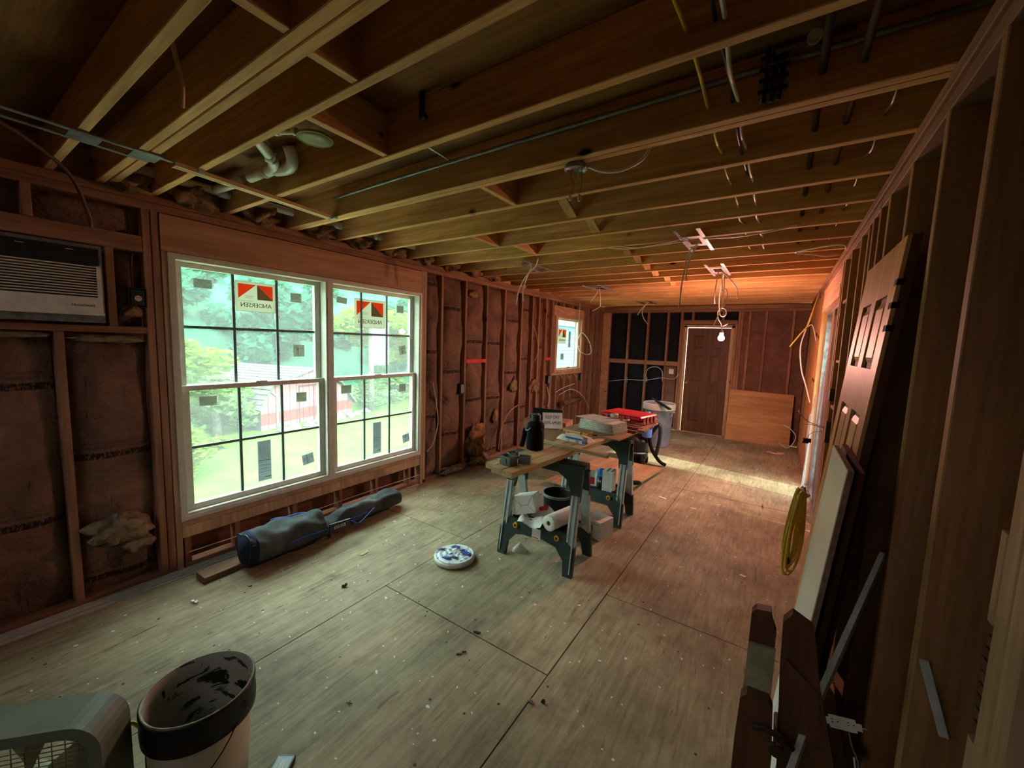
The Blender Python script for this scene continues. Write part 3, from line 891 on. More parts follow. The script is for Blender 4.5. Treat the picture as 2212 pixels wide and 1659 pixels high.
# patio door in the right wall opening
d2 = structure('door_2')
fm = MB().box((0.40, 4.247, 0.0), (0.48, 4.275, 2.10)).box((0.40, 5.94, 0.0), (0.48, 5.968, 2.10)).box((0.40, 4.275, 2.07), (0.48, 5.94, 2.10)).box((0.40, 4.275, 0.0), (0.48, 5.94, 0.03))
fm.build('door_frame', 'galvdull', d2)
ya, yb, x = 5.36, 5.935, 0.478
MB().box((x - 0.018, ya, 0.03), (x + 0.018, ya + 0.05, 2.07)).box((x - 0.018, yb - 0.05, 0.03), (x + 0.018, yb, 2.07)).box((x - 0.018, ya + 0.05, 0.03), (x + 0.018, yb - 0.05, 0.13)).box((x - 0.018, ya + 0.05, 1.98), (x + 0.018, yb - 0.05, 2.07)).build('sash', 'galvdull', d2)
MB().box((x - 0.003, ya + 0.05, 0.13), (x + 0.003, yb - 0.05, 1.98)).build('pane', 'glass', d2)
for k, (y0, y1, dx) in enumerate(((4.28, 4.46, 0.0), (4.47, 4.66, 0.012), (4.67, 4.90, 0.004), (4.91, 5.12, 0.016), (5.13, 5.355, 0.0))):
    MB().box((0.40 + dx, y0, 0.03), (0.43 + dx, y1, 2.07)).build('board', ('brownboard', 'oldwood')[k % 2], d2)

# ---------------- front wall, behind the camera, with a window
wf = structure('wall_front')
MB().box((-3.5, YF - 0.03, 0.0), (0.62, YF, 2.45)).build('sheathing', 'darkboard', wf)

# ---------------- window_1: pair of double-hung units
w1 = structure('window_1')
def rect_frame(m, x0, x1, ya, yb, za, zb, l, r, b, t, mi=0):
    m.box((x0, ya, za), (x1, ya + l, zb), mi); m.box((x0, yb - r, za), (x1, yb, zb), mi)
    m.box((x0, ya + l, za), (x1, yb - r, za + b), mi); m.box((x0, ya + l, zb - t), (x1, yb - r, zb), mi)
    return m
rect_frame(MB(), -3.415, -3.276, 0.942, 3.084, 0.362, 2.115, 0.028, 0.028, 0.03, 0.026).build('window_frame', 'white_vinyl', w1)
MB().box((-3.410, 1.990, 0.392), (-3.274, 2.058, 2.089)).box((-3.274, 2.006, 0.392), (-3.268, 2.042, 2.089)).build('mullion', 'white_vinyl', w1)
rect_frame(MB(), -3.30, -3.268, 0.930, 3.094, 0.345, 2.124, 0.024, 0.022, 0.028, 0.018).build('inner_trim', 'white_vinyl', w1)
def sash(ya, yb, za, zb, xc, l, r, b, t, rows=2, cols=3, parent=None):
    m = rect_frame(MB(), xc - 0.018, xc + 0.018, ya, yb, za, zb, l, r, b, t)
    parent = m.build('sash', 'white_vinyl', parent)
    gy0, gy1, gz0, gz1 = ya + l, yb - r, za + b, zb - t
    for c in range(cols):
        for q in range(rows):
            y0 = gy0 + (gy1 - gy0) * c / cols; y1 = gy0 + (gy1 - gy0) * (c + 1) / cols
            z0 = gz0 + (gz1 - gz0) * q / rows; z1 = gz0 + (gz1 - gz0) * (q + 1) / rows
            MB().box((xc - 0.002, y0, z0), (xc + 0.002, y1, z1)).build('pane', 'glass', parent)
    for c in range(1, cols):
        y = gy0 + (gy1 - gy0) * c / cols
        MB().box((xc - 0.007, y - 0.009, gz0), (xc + 0.007, y + 0.009, gz1)).build('muntin', 'muntin', parent)
    for q in range(1, rows):
        z = gz0 + (gz1 - gz0) * q / rows
        MB().box((xc - 0.0075, gy0, z - 0.009), (xc + 0.0075, gy1, z + 0.009)).build('muntin', 'muntin', parent)
for ya, yb in ((0.972, 1.988), (2.060, 3.054)):
    sash(ya, yb, 1.235, 2.089, -3.38, 0.052, 0.046, 0.03, 0.034, parent=w1)
    sash(ya, yb, 0.394, 1.262, -3.335, 0.050, 0.046, 0.038, 0.034, parent=w1)
    MB().box((-3.330, (ya + yb)/2 - 0.04, 1.262), (-3.310, (ya + yb)/2 + 0.04, 1.272)).build('sash_lock', 'white_vinyl', w1)

def logo(parent, x, y0, y1, z0, z1):
    # maker's sheet stuck on the glass, lettering read from outdoors; each colour is one thin layer
    W, H = y1 - y0, z1 - z0
    a, b_, c, d = y0 + 0.07 * W, y1 - 0.07 * W, z0 + 0.42 * H, z1 - 0.08 * H
    mid = y0 + 0.52 * W
    m0, m1 = mid - 0.012 * W, mid + 0.012 * W
    def poly(ps):
        return [(x, u, w) for u, w in ps]
    sh = MB()
    for ps in ([(y0, z0), (y1, z0), (y1, c), (y0, c)], [(y0, d), (y1, d), (y1, z1), (y0, z1)], [(y0, c), (a, c), (a, d), (y0, d)], [(b_, c), (y1, c), (y1, d), (b_, d)], [(a, c), (m0, c), (m0, d)], [(m0, c), (m1, c), (m1, d), (m0, d)]):
        sh.add(poly(ps), [tuple(range(len(ps)))])
    sh.build('logo_sheet', 'stk_paper', parent, 'large maker sticker with red and brown peak emblem')
    MB().add(poly([(a, c), (m0, d), (a, d)]), [(0, 1, 2)]).build('emblem_triangle', 'stk_red', parent)
    MB().add(poly([(m1, c), (b_, c), (m1, d)]), [(0, 1, 2)]).build('emblem_triangle', 'stk_brown', parent)
    MB().add(poly([(m1, d), (b_, c), (b_, d)]), [(0, 1, 2)]).build('emblem_triangle', 'stk_red', parent)
    text('ANDERSEN', 'lettering', 0.205 * H, (x + 0.001, (y0 + y1) / 2, z0 + 0.215 * H), 'ink', parent, (0, -1, 0), (0, 0, 1), sx=min(1.0, 0.86 * W / (0.205 * H * 5.6)))
    ln = MB()
    for k in range(3):
        ln.box((x + 0.0003, y0 + 0.24 * W, z0 + (0.46 + 0.035 * k) * H), (x + 0.0008, y0 + (0.42 + 0.02 * k) * W, z0 + (0.468 + 0.035 * k) * H))
    ln.box((x + 0.0003, y0 + 0.06 * W, z0 + 0.35 * H), (x + 0.0008, y0 + 0.44 * W, z0 + 0.358 * H))
    ln.box((x + 0.0003, y0 + 0.01 * W, z0 + 0.005 * H), (x + 0.0008, y1 - 0.01 * W, z0 + 0.012 * H)).box((x + 0.0003, y0 + 0.01 * W, z1 - 0.012 * H), (x + 0.0008, y1 - 0.01 * W, z1 - 0.005 * H))
    ln.build('small_print', 'inkgrey', parent)
logo(w1, -3.376, 1.343, 1.628, 1.795, 2.016)
logo(w1, -3.376, 2.335, 2.692, 1.722, 1.996)
def label_sheet(parent, x, yc, zc, w, h, rot=0.0, kind='rows', mat_='stk_small', seed=0):
    rr = random.Random(seed)
    ca, sa = math.cos(rot), math.sin(rot)
    f = lambda u, v, t: (x + t, yc + u * ca - v * sa, zc + u * sa + v * ca)
    MB().add([f(u, v, 0.0003) for u, v in ((-w/2, -h/2), (w/2, -h/2), (w/2, h/2), (-w/2, h/2))], [(0, 1, 2, 3)]).build('glass_sticker', mat_, parent)
    ln = MB()
    def bar(u0, u1, v0, v1):
        ln.prism([(u0, v0), (u1, v0), (u1, v1), (u0, v1)], f, 0.0007, 0.0011)
    if kind == 'rows':
        v = h/2 - 0.006
        while v > -h/2 + 0.008:
            u = -w/2 + 0.005
            while u < w/2 - 0.012:
                L = rr.uniform(0.008, 0.03)
                u1 = min(u + L, w/2 - 0.004)
                if rr.random() < 0.8: bar(u, u1, v - 0.0026, v)
                u = u1 + 0.005
            v -= 0.0068
    elif kind == 'cross':
        bar(-w/2 + 0.004, w/2 - 0.004, h*0.18, h*0.18 + 0.003); bar(-w*0.1, -w*0.1 + 0.003, -h/2 + 0.004, h/2 - 0.004)
        for k in range(5):
            u = rr.uniform(-w/2 + 0.01, w/2 - 0.03); v = rr.uniform(-h/2 + 0.01, h/2 - 0.01)
            bar(u, u + 0.016, v, v + 0.004)
    elif kind == 'long':
        v = h/2 - 0.01
        while v > -h/2 + 0.03:
            if v > h * 0.02 or rr.random() < 0.4:
                u = -w/2 + 0.01
                while u < w/2 - 0.02:
                    L = rr.uniform(0.01, 0.03); bar(u, min(u + L, w/2 - 0.008), v - 0.003, v); u += L + 0.005
            v -= 0.0095
        bar(-w/2 + 0.006, w/2 - 0.006, h * 0.30, h * 0.303); bar(-w/2 + 0.006, w/2 - 0.006, 0, 0.0035); bar(0, w/2 - 0.006, -h/2 + 0.025, -h/2 + 0.031)
    ln.build('small_print', 'inkgrey', parent)
XU, XLO = -3.377, -3.332
label_sheet(w1, XU, 1.147, 1.962, 0.108, 0.062, 0.0, 'rows', seed=1)
label_sheet(w1, XU, 1.790, 1.935, 0.088, 0.076, 0.0, 'rows', seed=2)
label_sheet(w1, XU, 1.806, 1.500, 0.094, 0.100, 0.0, 'cross', seed=3)
label_sheet(w1, XLO, 1.133, 1.146, 0.106, 0.066, 0.0, 'rows', seed=4)
label_sheet(w1, XLO, 1.796, 1.112, 0.086, 0.080, 0.0, 'rows', seed=5)
label_sheet(w1, XLO, 1.492, 0.632, 0.098, 0.322, 0.0, 'long', 'stk_long', seed=6)
label_sheet(w1, XLO, 1.843, 0.566, 0.100, 0.090, R(8), 'cross', 'stk_long', seed=7)
label_sheet(w1, XU, 2.208, 1.960, 0.105, 0.056, R(-4), 'rows', seed=8)
label_sheet(w1, XU, 2.883, 1.935, 0.090, 0.074, 0.0, 'rows', seed=9)
label_sheet(w1, XU, 2.918, 1.508, 0.092, 0.096, R(12), 'cross', seed=10)
label_sheet(w1, XLO, 2.216, 1.144, 0.106, 0.076, 0.0, 'rows', seed=11)
label_sheet(w1, XLO, 2.882, 1.109, 0.090, 0.082, 0.0, 'rows', seed=12)
label_sheet(w1, XLO, 2.558, 0.623, 0.098, 0.320, 0.0, 'long', 'stk_long', seed=13)
label_sheet(w1, XLO, 2.935, 0.551, 0.094, 0.092, R(9), 'cross', 'stk_long', seed=14)

# ---------------- window_2: small casement by the back corner
w2 = structure('window_2')
rect_frame(MB(), -3.40, -3.28, 6.225, 7.355, 1.128, 2.128, 0.07, 0.07, 0.05, 0.04).build('window_frame', 'cream', w2)
rect_frame(MB(), -3.36, -3.32, 6.295, 7.285, 1.178, 2.088, 0.03, 0.07, 0.03, 0.03).build('sash', 'white_vinyl', w2)
MB().box((-3.344, 6.325, 1.208), (-3.340, 7.215, 2.058)).build('pane', 'glass', w2)
MB().box((-3.318, 6.74, 1.19), (-3.29, 6.80, 1.215)).bar((-3.30, 6.77, 1.21), (-3.28, 6.84, 1.225), 0.012, 0.012).build('crank_handle', 'brass', w2)
logo(w2, -3.338, 6.41, 6.75, 1.645, 1.91)
label_sheet(w2, -3.338, 6.61, 1.405, 0.13, 0.115, 0, 'rows', seed=20)
label_sheet(w2, -3.338, 6.885, 1.727, 0.10, 0.30, 0, 'long', 'stk_long', seed=21)

# ================================================================== OUTDOORS
GZ = -2.2
def lawn_z(x, y):
    d = max(0.0, -x - 16)
    return GZ + 0.02 * math.sin(x * 0.7) + 0.02 * math.sin(y * 0.9) + 0.03 * d
lawn = structure('ground')
def lf(u, v):
    x = -3.9 - u * 46 ; y = -26 + v * 80
    return (x, y, lawn_z(x, y))
MB().grid(lf, 60, 60).build('lawn', 'lawn', lawn, kind='stuff')
MB().box((0.8, -30, GZ - 0.1), (40, 50, GZ)).box((-3.9, -30, GZ - 0.1), (0.8, YF - 0.2, GZ)).box((-3.9, YB + 0.4, GZ - 0.1), (0.8, 50, GZ)).build('lawn', 'lawn', lawn, kind='stuff')
MB().box((-3.55, -6.0, -2.2), (-5.15, 12.0, -0.42)).build('bounce_wall', 'patio', lawn)  # pale terrace added below the sill, unseen, to bounce daylight onto the joists
for k in range(22):
    MB().box((-3.55, -6.0 + k * 0.818 + 0.003, -0.37), (-4.45, -6.0 + (k + 1) * 0.818 - 0.003, -0.14)).build('bounce_step', 'patio', lawn)
    MB().box((-3.55, -6.0 + k * 0.818 + 0.003, -0.42), (-5.2, -6.0 + (k + 1) * 0.818 - 0.003, -0.37)).build('bounce_slab', 'patio', lawn)
hill = structure('hillside')
def hf(u, v):
    y = -50 + v * 120; x = -21.5 - u * 46 - 0.05 * y
    z = GZ + 24 * u ** 0.85 + 0.8 * math.sin(y * 0.25 + 3 * u) + 0.5 * math.sin(y * 0.6 + x)
    return (x, y, z if u > 0.001 else GZ - 0.5)
MB().grid(hf, 30, 60).build('wooded_slope', 'hill', hill, kind='stuff')

# shed
SK = 1.7175
sx0, sy0 = -9.68 * SK, 4.27 * SK
u2 = Vector((-0.2577, 0.9662, 0)); n2 = Vector((0.9662, 0.2577, 0))
def S(a, b, z):     # a along the front, b depth behind the front, z above ground (unscaled units)
    p = Vector((sx0, sy0, GZ)) + u2 * a * SK - n2 * b * SK + Vector((0, 0, z * SK))
    return (p.x, p.y, p.z)
shed = thing('garden_shed', 'pink and red garden shed with gambrel roof on the lawn outside', 'shed', (sx0, sy0, GZ))
sh_off = Vector((sx0, sy0, GZ))
def SL(a, b, z):
    p = Vector(S(a, b, z)) - sh_off
    return (p.x, p.y, p.z)
prof = [(0, 0), (2.95, 0), (2.95, 0.36), (2.47, 0.92), (1.48, 1.36), (0.30, 1.04), (0, 0.55)]
MB().prism(prof, lambda u, w, t: SL(u, t, w), 0.0, 3.0).build('shed_body', 'shedgrey', shed)
# board panels of the front: pink above and below, a red band in the middle
def clipz(zlo, zhi, a0, a1):
    return [(a0, zlo), (a1, zlo), (a1, zhi), (a0, zhi)]
def top_at(a):
    pts = [(0, 0.55), (0.30, 1.04), (1.48, 1.36), (2.47, 0.92), (2.95, 0.36)]
    for (p, q) in zip(pts[:-1], pts[1:]):
        if p[0] <= a <= q[0]:
            return p[1] + (q[1] - p[1]) * (a - p[0]) / (q[0] - p[0])
    return 0.36
nb = 15
for k in range(nb):
    a0 = 2.95 * k / nb + 0.006; a1 = 2.95 * (k + 1) / nb - 0.006
    t0, t1 = top_at(a0) - 0.01, top_at(a1) - 0.01
    lim = min(t0, t1)
    MB().prism([(a0, 0.01), (a1, 0.01), (a1, min(0.14, lim)), (a0, min(0.14, lim))], lambda u, w, t: SL(u, -t, w), 0.0, 0.015).build('siding_board', 'shedpink', shed)
    if lim > 0.15:
        MB().prism([(a0, 0.145), (a1, 0.145), (a1, min(0.40, lim)), (a0, min(0.40, lim))], lambda u, w, t: SL(u, -t, w), 0.0, 0.015).build('siding_board', 'shedred', shed, 'red siding board')
    if lim > 0.42:
        MB().prism([(a0, 0.405), (a1, 0.405), (a1, t1), (a0, t0)], lambda u, w, t: SL(u, -t, w), 0.0, 0.015).build('siding_board', 'shedpink', shed)
def roofslab(p, q, th=0.04, nseg=4):
    (a0, z0), (a1, z1) = p, q
    dx, dz = a1 - a0, z1 - z0; L = math.hypot(dx, dz); nx, nz = -dz / L, dx / L
    if nz < 0: nx, nz = -nx, -nz
    for k in range(nseg):
        s0, s1 = k / nseg, (k + 1) / nseg
        o0, o1 = 0.0, 0.0
        A = (a0 + dx*s0, z0 + dz*s0); B = (a0 + dx*s1, z0 + dz*s1)
        lift = 0.018 if True else 0
        poly = [A, B, (B[0] + nx*(th), B[1] + nz*(th)), (A[0] + nx*(th+lift), A[1] + nz*(th+lift))]
        MB().prism(poly, lambda u, w, t: SL(u, t, w), -0.10, 3.1).build('roof_shingle_course', 'roofing', shed)
roofslab((-0.06, 0.50), (0.30, 1.04), nseg=5); roofslab((0.28, 1.04), (1.50, 1.37), nseg=7)
roofslab((2.49, 0.92), (1.46, 1.37), nseg=6); roofslab((3.02, 0.30), (2.47, 0.92), nseg=5)
dr = MB()
for a0, a1 in ((1.05, 1.08), (1.98, 2.01), (1.51, 1.53)):
    dr.prism([(a0, 0.03), (a1, 0.03), (a1, 0.98), (a0, 0.98)], lambda u, w, t: SL(u, -t, w), 0.015, 0.03)
dr.prism([(1.05, 0.95), (2.01, 0.95), (2.01, 0.98), (1.05, 0.98)], lambda u, w, t: SL(u, -t, w), 0.015, 0.03)
dr.build('shed_door_trim', 'shedline', shed)
MB().prism([(0.40, 0.05), (0.44, 0.05), (0.44, 0.80), (0.26, 0.92), (0.24, 0.90), (0.40, 0.78)], lambda u, w, t: SL(u, -t, w), 0.015, 0.04).build('downspout', 'shedtrim', shed)
for k in range(9):
    rr = random.Random(k)
    a = 0.2 + k * 0.36
    x, y, z = S(a, -0.35 - 0.15 * rr.random(), 0)
    def fn(u, v, r=0.13 + 0.05 * rr.random(), x=x, y=y, ph=rr.random() * 6):
        A, B = u * 6.2832, v * 3.1416
        q = r * (1 + 0.2 * math.sin(3 * A + ph) + 0.15 * math.sin(5 * B + ph))
        return (q * 1.3 * math.sin(B) * math.cos(A), q * 1.3 * math.sin(B) * math.sin(A), q * 0.8 * math.cos(B))
    o = MB().grid(fn, 12, 8).build('boulder', 'stone')
    o.location = (x, y, GZ + 0.08)
    tag(o, 'pale boulder at the foot of the shed front, %s from the left' % ['first','second','third','fourth','fifth','sixth','seventh','eighth','ninth'][k], 'rock', 'boulders along the shed')

# foliage
def leaf_mesh(n, rx, ry, rz, size, seed, clumps=14):
    rr = random.Random(seed)
    m = MB()
    cl = [(rr.gauss(0, 0.5) * rx, rr.gauss(0, 0.5) * ry, rr.gauss(0, 0.45) * rz, rr.uniform(0.25, 0.5)) for _ in range(clumps)]
    for _ in range(n):
        c = cl[rr.randrange(clumps)]
        while True:
            p = Vector((rr.uniform(-1, 1), rr.uniform(-1, 1), rr.uniform(-1, 1)))
            if 0.5 < p.length < 1: break
        p = Vector((c[0] + p.x * rx * c[3], c[1] + p.y * ry * c[3], c[2] + p.z * rz * c[3] * 0.8))
        s = size * rr.uniform(0.6, 1.3)
        a = Vector((rr.uniform(-1, 1), rr.uniform(-1, 1), rr.uniform(-0.4, 0.4))).normalized()
        b = a.cross(Vector((rr.uniform(-1, 1), rr.uniform(-1, 1), rr.uniform(0.2, 1)))).normalized()
        m.add([p - a * s, p - b * s * 0.5 , p + a * s, p + b * s * 0.5], [(0, 1, 2, 3)])
    return m
LM = {}
for nm, mt, sd, n, sz in (('A', 'leafA', 1, 2600, 0.10), ('B', 'leafB', 2, 2600, 0.16), ('C', 'leafC', 3, 2600, 0.10)):
    o = leaf_mesh(n, 1.0, 1.0, 1.0, sz, sd).build('foliage', mt)
    LM[nm] = o.data
    bpy.data.objects.remove(o)
def tree(name, label, cat, loc, s, kind, trunk=None, group=None):
    t = thing(name, label, cat, loc, rnd.uniform(0, 6), group)
    o = bpy.data.objects.new('foliage', LM[kind]); col.objects.link(o); o.parent = t
    o.scale = s; o['kind'] = 'stuff'
    if trunk:
        o.location = (0, 0, trunk)
        MB().tube([(0, 0, 0), (0.05, 0.03, trunk * 0.5), (-0.04, 0.05, trunk), (0.05, 0, trunk + s[2] * 0.6)], 0.14, 8, taper=[1.2, 1.0, 0.8, 0.4]).build('trunk', 'bark', t)
    else:
        o.location = (0, 0, s[2] * 0.75)
        MB().tube([(0, 0, 0), (0.05, 0.03, s[2] * 0.8)], 0.06, 6).build('stem', 'bark', t)
    return t
def ground(x, y):
    return lawn_z(x, y)
# positions follow rays through the window into the yard
tree('shrub', 'yellow-green shrub at the near left corner of the shed', 'shrub', (-13.3, 3.55, ground(-13.3, 3.55)), (0.95, 0.95, 0.9), 'A')
tree('shrub', 'yellow-green maple at the far left of the yard view', 'tree', (-15.5, 4.2, ground(-15.5, 4.2)), (1.7, 1.7, 1.3), 'A', 2.9)
tree('shrub', 'light green bush rising behind the left end of the shed roof', 'shrub', (-17.0, 6.0, ground(-17, 6.0)), (1.6, 1.5, 1.7), 'C', 1.1)
tree('birch_tree', 'pale-trunked tree behind the shed seen through the right unit', 'tree', (-17.5, 13.1, ground(-17.5, 13.1)), (1.8, 1.8, 1.5), 'A', 4.4)
tree('birch_tree', 'slim pale-trunked tree at the right edge of the yard view', 'tree', (-19.0, 17.4, ground(-19, 17.4)), (1.9, 1.9, 1.5), 'A', 4.2)
tree('shrub', 'low pale bush on the right side of the shed', 'shrub', (-18.5, 13.4, ground(-18.5, 13.4)), (1.5, 1.5, 0.9), 'C')
tree('shrub', 'low pale bush farthest right at the lawn edge', 'shrub', (-19.5, 16.8, ground(-19.5, 16.8)), (1.9, 1.9, 0.9), 'C')
ORD = ['first', 'second', 'third', 'fourth', 'fifth', 'sixth', 'seventh', 'eighth', 'ninth', 'tenth', 'eleventh', 'twelfth']
for k in range(8):
    rr = random.Random(k + 40)
    y = 3.0 + k * 4.4
    x = -24.5 - 4.5 * (k % 2)
    z = GZ + 1.2 + 1.6 * (k % 2)
    tree('woodland_tree', 'blue-green woodland tree behind the yard, %s from the left' % ORD[k], 'tree', (x, y, z), (2.1, 2.1, 2.5), 'B', 3.0 + rr.uniform(-1.0, 1.5), 'woodland trees behind the yard')

# pale blue house beyond, framed by the small window
nh = thing('neighbour_house', 'pale blue sided house wall seen through the small window', 'house', (-14.0, 29.0, GZ))
MB().box((-3.0, -4.0, 0.0), (-0.05, 4.6, 5.2)).build('house_body', 'bluesiding', nh)
for k in range(20):
    z = 0.26 * k
    MB().add([(-0.05, -4.0, z), (-0.05, 4.6, z), (-0.05, 4.6, z + 0.26), (-0.05, -4.0, z + 0.26), (0.01, -4.0, z), (0.01, 4.6, z), (-0.04, 4.6, z + 0.26), (-0.04, -4.0, z + 0.26)],
             [(0,1,2,3),(7,6,5,4),(0,4,5,1),(1,5,6,2),(2,6,7,3),(3,7,4,0)]).build('siding_board', 'bluesiding', nh)
MB().prism([(-3.3, 5.2), (0.35, 5.2), (-1.5, 6.6)], lambda u, w, t: (u, t, w), -4.3, 4.9).build('roof', 'roofing', nh)

# ================================================================== CEILING SERVICES
# cables drilled through the joists
def run(name, label, cat, pts, r, mat_, n=6, group=None, flat=1.0):
    o = MB().tube(smooth_path(pts), r, n, flat=flat).build(name, mat_)
    return tag(o, label, cat, group)
def through(x, z, y0, y1, seed, amp=0.022):
    rr = random.Random(seed)
    pts = []
    js = [j for j in sorted(JY) if y0 <= j <= y1]
    pts.append((x, y0, z))
    for a, b in zip(js[:-1], js[1:]):
        pts.append((x + rr.uniform(-0.004, 0.004), a + 0.019, z))
        if b - a > 0.2:
            pts.append((x + rr.uniform(-0.01, 0.01), (a + b) / 2, z - amp * rr.uniform(0.6, 1.4)))
    pts.append((x, y1, z))
    return pts
run('electrical_cable', 'yellow cable drilled through the ceiling joists on the right', 'cable', through(-0.30, 2.515, 0.4, 4.2, 1), 0.0065, 'cable_yellow')
run('electrical_cable', 'white cable drilled through the joists beside the yellow cable', 'cable', through(-0.205, 2.512, 0.4, 4.2, 2), 0.0075, 'cable_white')
run('electrical_cable', 'black cable running against the white cable through the joists', 'cable', through(-0.222, 2.512, 0.4, 2.4, 3), 0.0065, 'cable_black')
run('water_pipe', 'dark pipe passing through the joists, nearer the right wall stud tops', 'pipe', [(0.13, -0.4, 2.53), (0.13, 4.2, 2.53)], 0.011, 'cable_brown')
run('water_pipe', 'dark pipe passing through the joists, left of its twin', 'pipe', [(0.03, 1.2, 2.53), (0.03, 4.2, 2.53)], 0.012, 'steel_dark')
run('electrical_cable', 'thin blue-grey cable crossing the last joist bays by the right wall', 'cable', through(0.235, 2.53, 1.7, 4.2, 5, 0.03), 0.005, 'galvdull')
run('electrical_conduit', 'long steel conduit fixed high along the double joist', 'pipe', [(-2.62, 1.668, 2.565), (-1.8, 1.666, 2.575), (0.40, 1.668, 2.585)], 0.010, 'galvdull', 8)
o = MB().bar((-1.62, 1.40, 2.63), (-1.56, 1.668, 2.585), 0.012, 0.004).build('hanger_strap', 'galvdull'); tag(o, 'thin metal strap tying the conduit to the joist bay', 'strap')
run('gas_pipe_stub', 'dark hooked pipe stub on the joist, right one of the pair', 'pipe', [(-1.32, 1.235, 2.64), (-1.32, 1.235, 2.56), (-1.31, 1.23, 2.53), (-1.285, 1.225, 2.535)], 0.012, 'steel_dark', 8)
run('gas_pipe_stub', 'dark hooked pipe stub on the joist, left one of the pair', 'pipe', [(-1.60, 1.235, 2.64), (-1.60, 1.235, 2.56), (-1.59, 1.23, 2.53), (-1.565, 1.225, 2.535)], 0.012, 'steel_dark', 8)
t = thing('cable_bundle', 'black taped cable bundle down the face of the double joist', 'cable', (-0.10, 1.655, 2.55))
for k in range(3):
    MB().tube([(-0.025 + 0.022 * k, 0.012, 0.085), (-0.022 + 0.022 * k, 0.01, 0.0), (-0.03 + 0.022 * k, 0.012, -0.085)], 0.009, 6).build('cable', 'cable_black', t)
for k in range(4):
    MB().box((-0.045, 0.0, 0.05 - k * 0.035), (0.04, 0.004, 0.062 - k * 0.035)).build('tape_band', 'blackm', t)
t = thing('pipe_valve', 'small brass valve on a dark pipe high between the joists', 'valve', (0.0, 1.60, 2.585))
MB().cyl((-0.10, 0, 0), (0.10, 0, 0), 0.010).cyl((-0.02, 0, 0), (0.03, 0, 0), 0.018).build('valve_body', 'steel_dark', t)
MB().cyl((0.0, 0, 0), (0.0, -0.03, -0.012), 0.006).cyl((0.0, -0.03, -0.012), (0.0, -0.038, -0.014), 0.02).build('hand_wheel', 'galv', t)

# PVC drains over the window
t = thing('drain_pipe', 'white plastic drain with elbows in the joist bay above the window', 'pipe', (-2.40, 1.12, 2.55))
def pv(pts, r=0.027): return MB().tube(smooth_path([(p[0] + 2.40, p[1] - 1.12, p[2] - 2.55) for p in pts], 4), r, 12)
pv([(-2.20, 0.945, 2.615), (-2.36, 1.135, 2.57)]).build('pipe_run', 'pvc', t)
pv([(-2.36, 1.135, 2.57), (-2.43, 1.185, 2.555), (-2.52, 1.185, 2.55)], 0.032).build('elbow', 'pvc', t)
pv([(-2.52, 1.185, 2.55), (-2.70, 1.175, 2.545)]).build('pipe_run', 'pvc', t)
pv([(-2.45, 1.20, 2.545), (-2.34, 1.215, 2.54), (-2.27, 1.20, 2.56), (-2.25, 1.17, 2.62)], 0.030).build('elbow', 'pvc', t)
pv([(-2.365, 1.115, 2.577), (-2.345, 1.145, 2.565)], 0.034).build('collar', 'pvc', t)
pv([(-2.515, 1.185, 2.55), (-2.54, 1.184, 2.549)], 0.034).build('collar', 'pvc', t)
t = thing('closet_flange', 'round white flange and thin pipe beside the blocking above the window', 'pipe', (-1.93, 1.13, 2.56))
MB().lathe([(0.075, 0.01), (0.078, 0.0), (0.03, -0.006), (0.0001, -0.006)], (0, 0, 0.0), 28).tube([(0.078 * math.cos(a * 0.24), 0.078 * math.sin(a * 0.24), 0.0) for a in range(27)], 0.0035, 6).build('flange_disc', 'oldpaint', t)
MB().cyl((-0.17, -0.10, 0.03), (-0.05, -0.06, 0.02), 0.012).cyl((-0.17, -0.10, 0.03), (-0.145, -0.092, 0.028), 0.016).cyl((-0.07, -0.067, 0.022), (-0.05, -0.06, 0.02), 0.016).build('pipe_run', 'pvc', t)
segs = sorted(JY)
gaps = [(a + 0.045, b - 0.008) for a, b in zip(segs[:-1], segs[1:]) if b - a > 0.3 and 0.8 < a < 4.3]
t = thing('sewer_pipe', 'long white plastic pipe crossing the joist ends above the left wall', 'pipe', (-3.20, 0.7, 2.56))
MB().cyl((0, 0.0, 0), (0, 3.6, 0.0), 0.027, 14).build('pipe_run', 'pvc', t)
for a in (0.5, 1.7, 2.9):
    MB().cyl((0, a, 0), (0, a + 0.07, 0), 0.032, 14).build('collar', 'pvc', t)
t = thing('branch_pipe', 'short white pipe stub angled between joists near the left wall', 'pipe', (-3.0, 1.17, 2.56))
MB().cyl((-0.17, 0.0, 0), (0.10, 0.02, 0.0), 0.027, 14).build('pipe_run', 'pvc', t)
MB().cyl((0.07, 0.018, 0), (0.11, 0.021, 0.0), 0.033, 14).build('collar', 'pvc', t)

# furring strip and slotted steel bracket under the joists
t = thing('furring_strip', 'pale wooden furring strip nailed across the joists above the window', 'wood strip', (-2.62, 0.75, ZJ - 0.012))
MB().bar((0.075, 0.02, 0.0), (-0.03, 0.90, 0.0), 0.022, 0.02).build('strip', 'pineY', t)
MB().bar((0.048, 0.02, -0.001), (-0.058, 0.90, -0.001), 0.022, 0.018).build('strip', 'pineY', t)
for px, py in ((0.045, 0.13), (-0.01, 0.53), (-0.045, 0.93)):
    MB().box((px - 0.035, py - 0.012, -0.006), (px + 0.035, py + 0.014, 0.009)).build('metal_clip', 'galv', t)
t = thing('slotted_bracket', 'slotted galvanised bracket bridging the joists at upper left', 'bracket', (-2.58, 0.50, ZJ - 0.006))
MB().bar((0.07, -0.55, 0), (0.03, 0.27, 0), 0.024, 0.004).build('rail', 'galvdull', t)
MB().bar((-0.035, -0.55, 0), (-0.075, 0.20, 0), 0.024, 0.004).build('rail', 'galvdull', t)
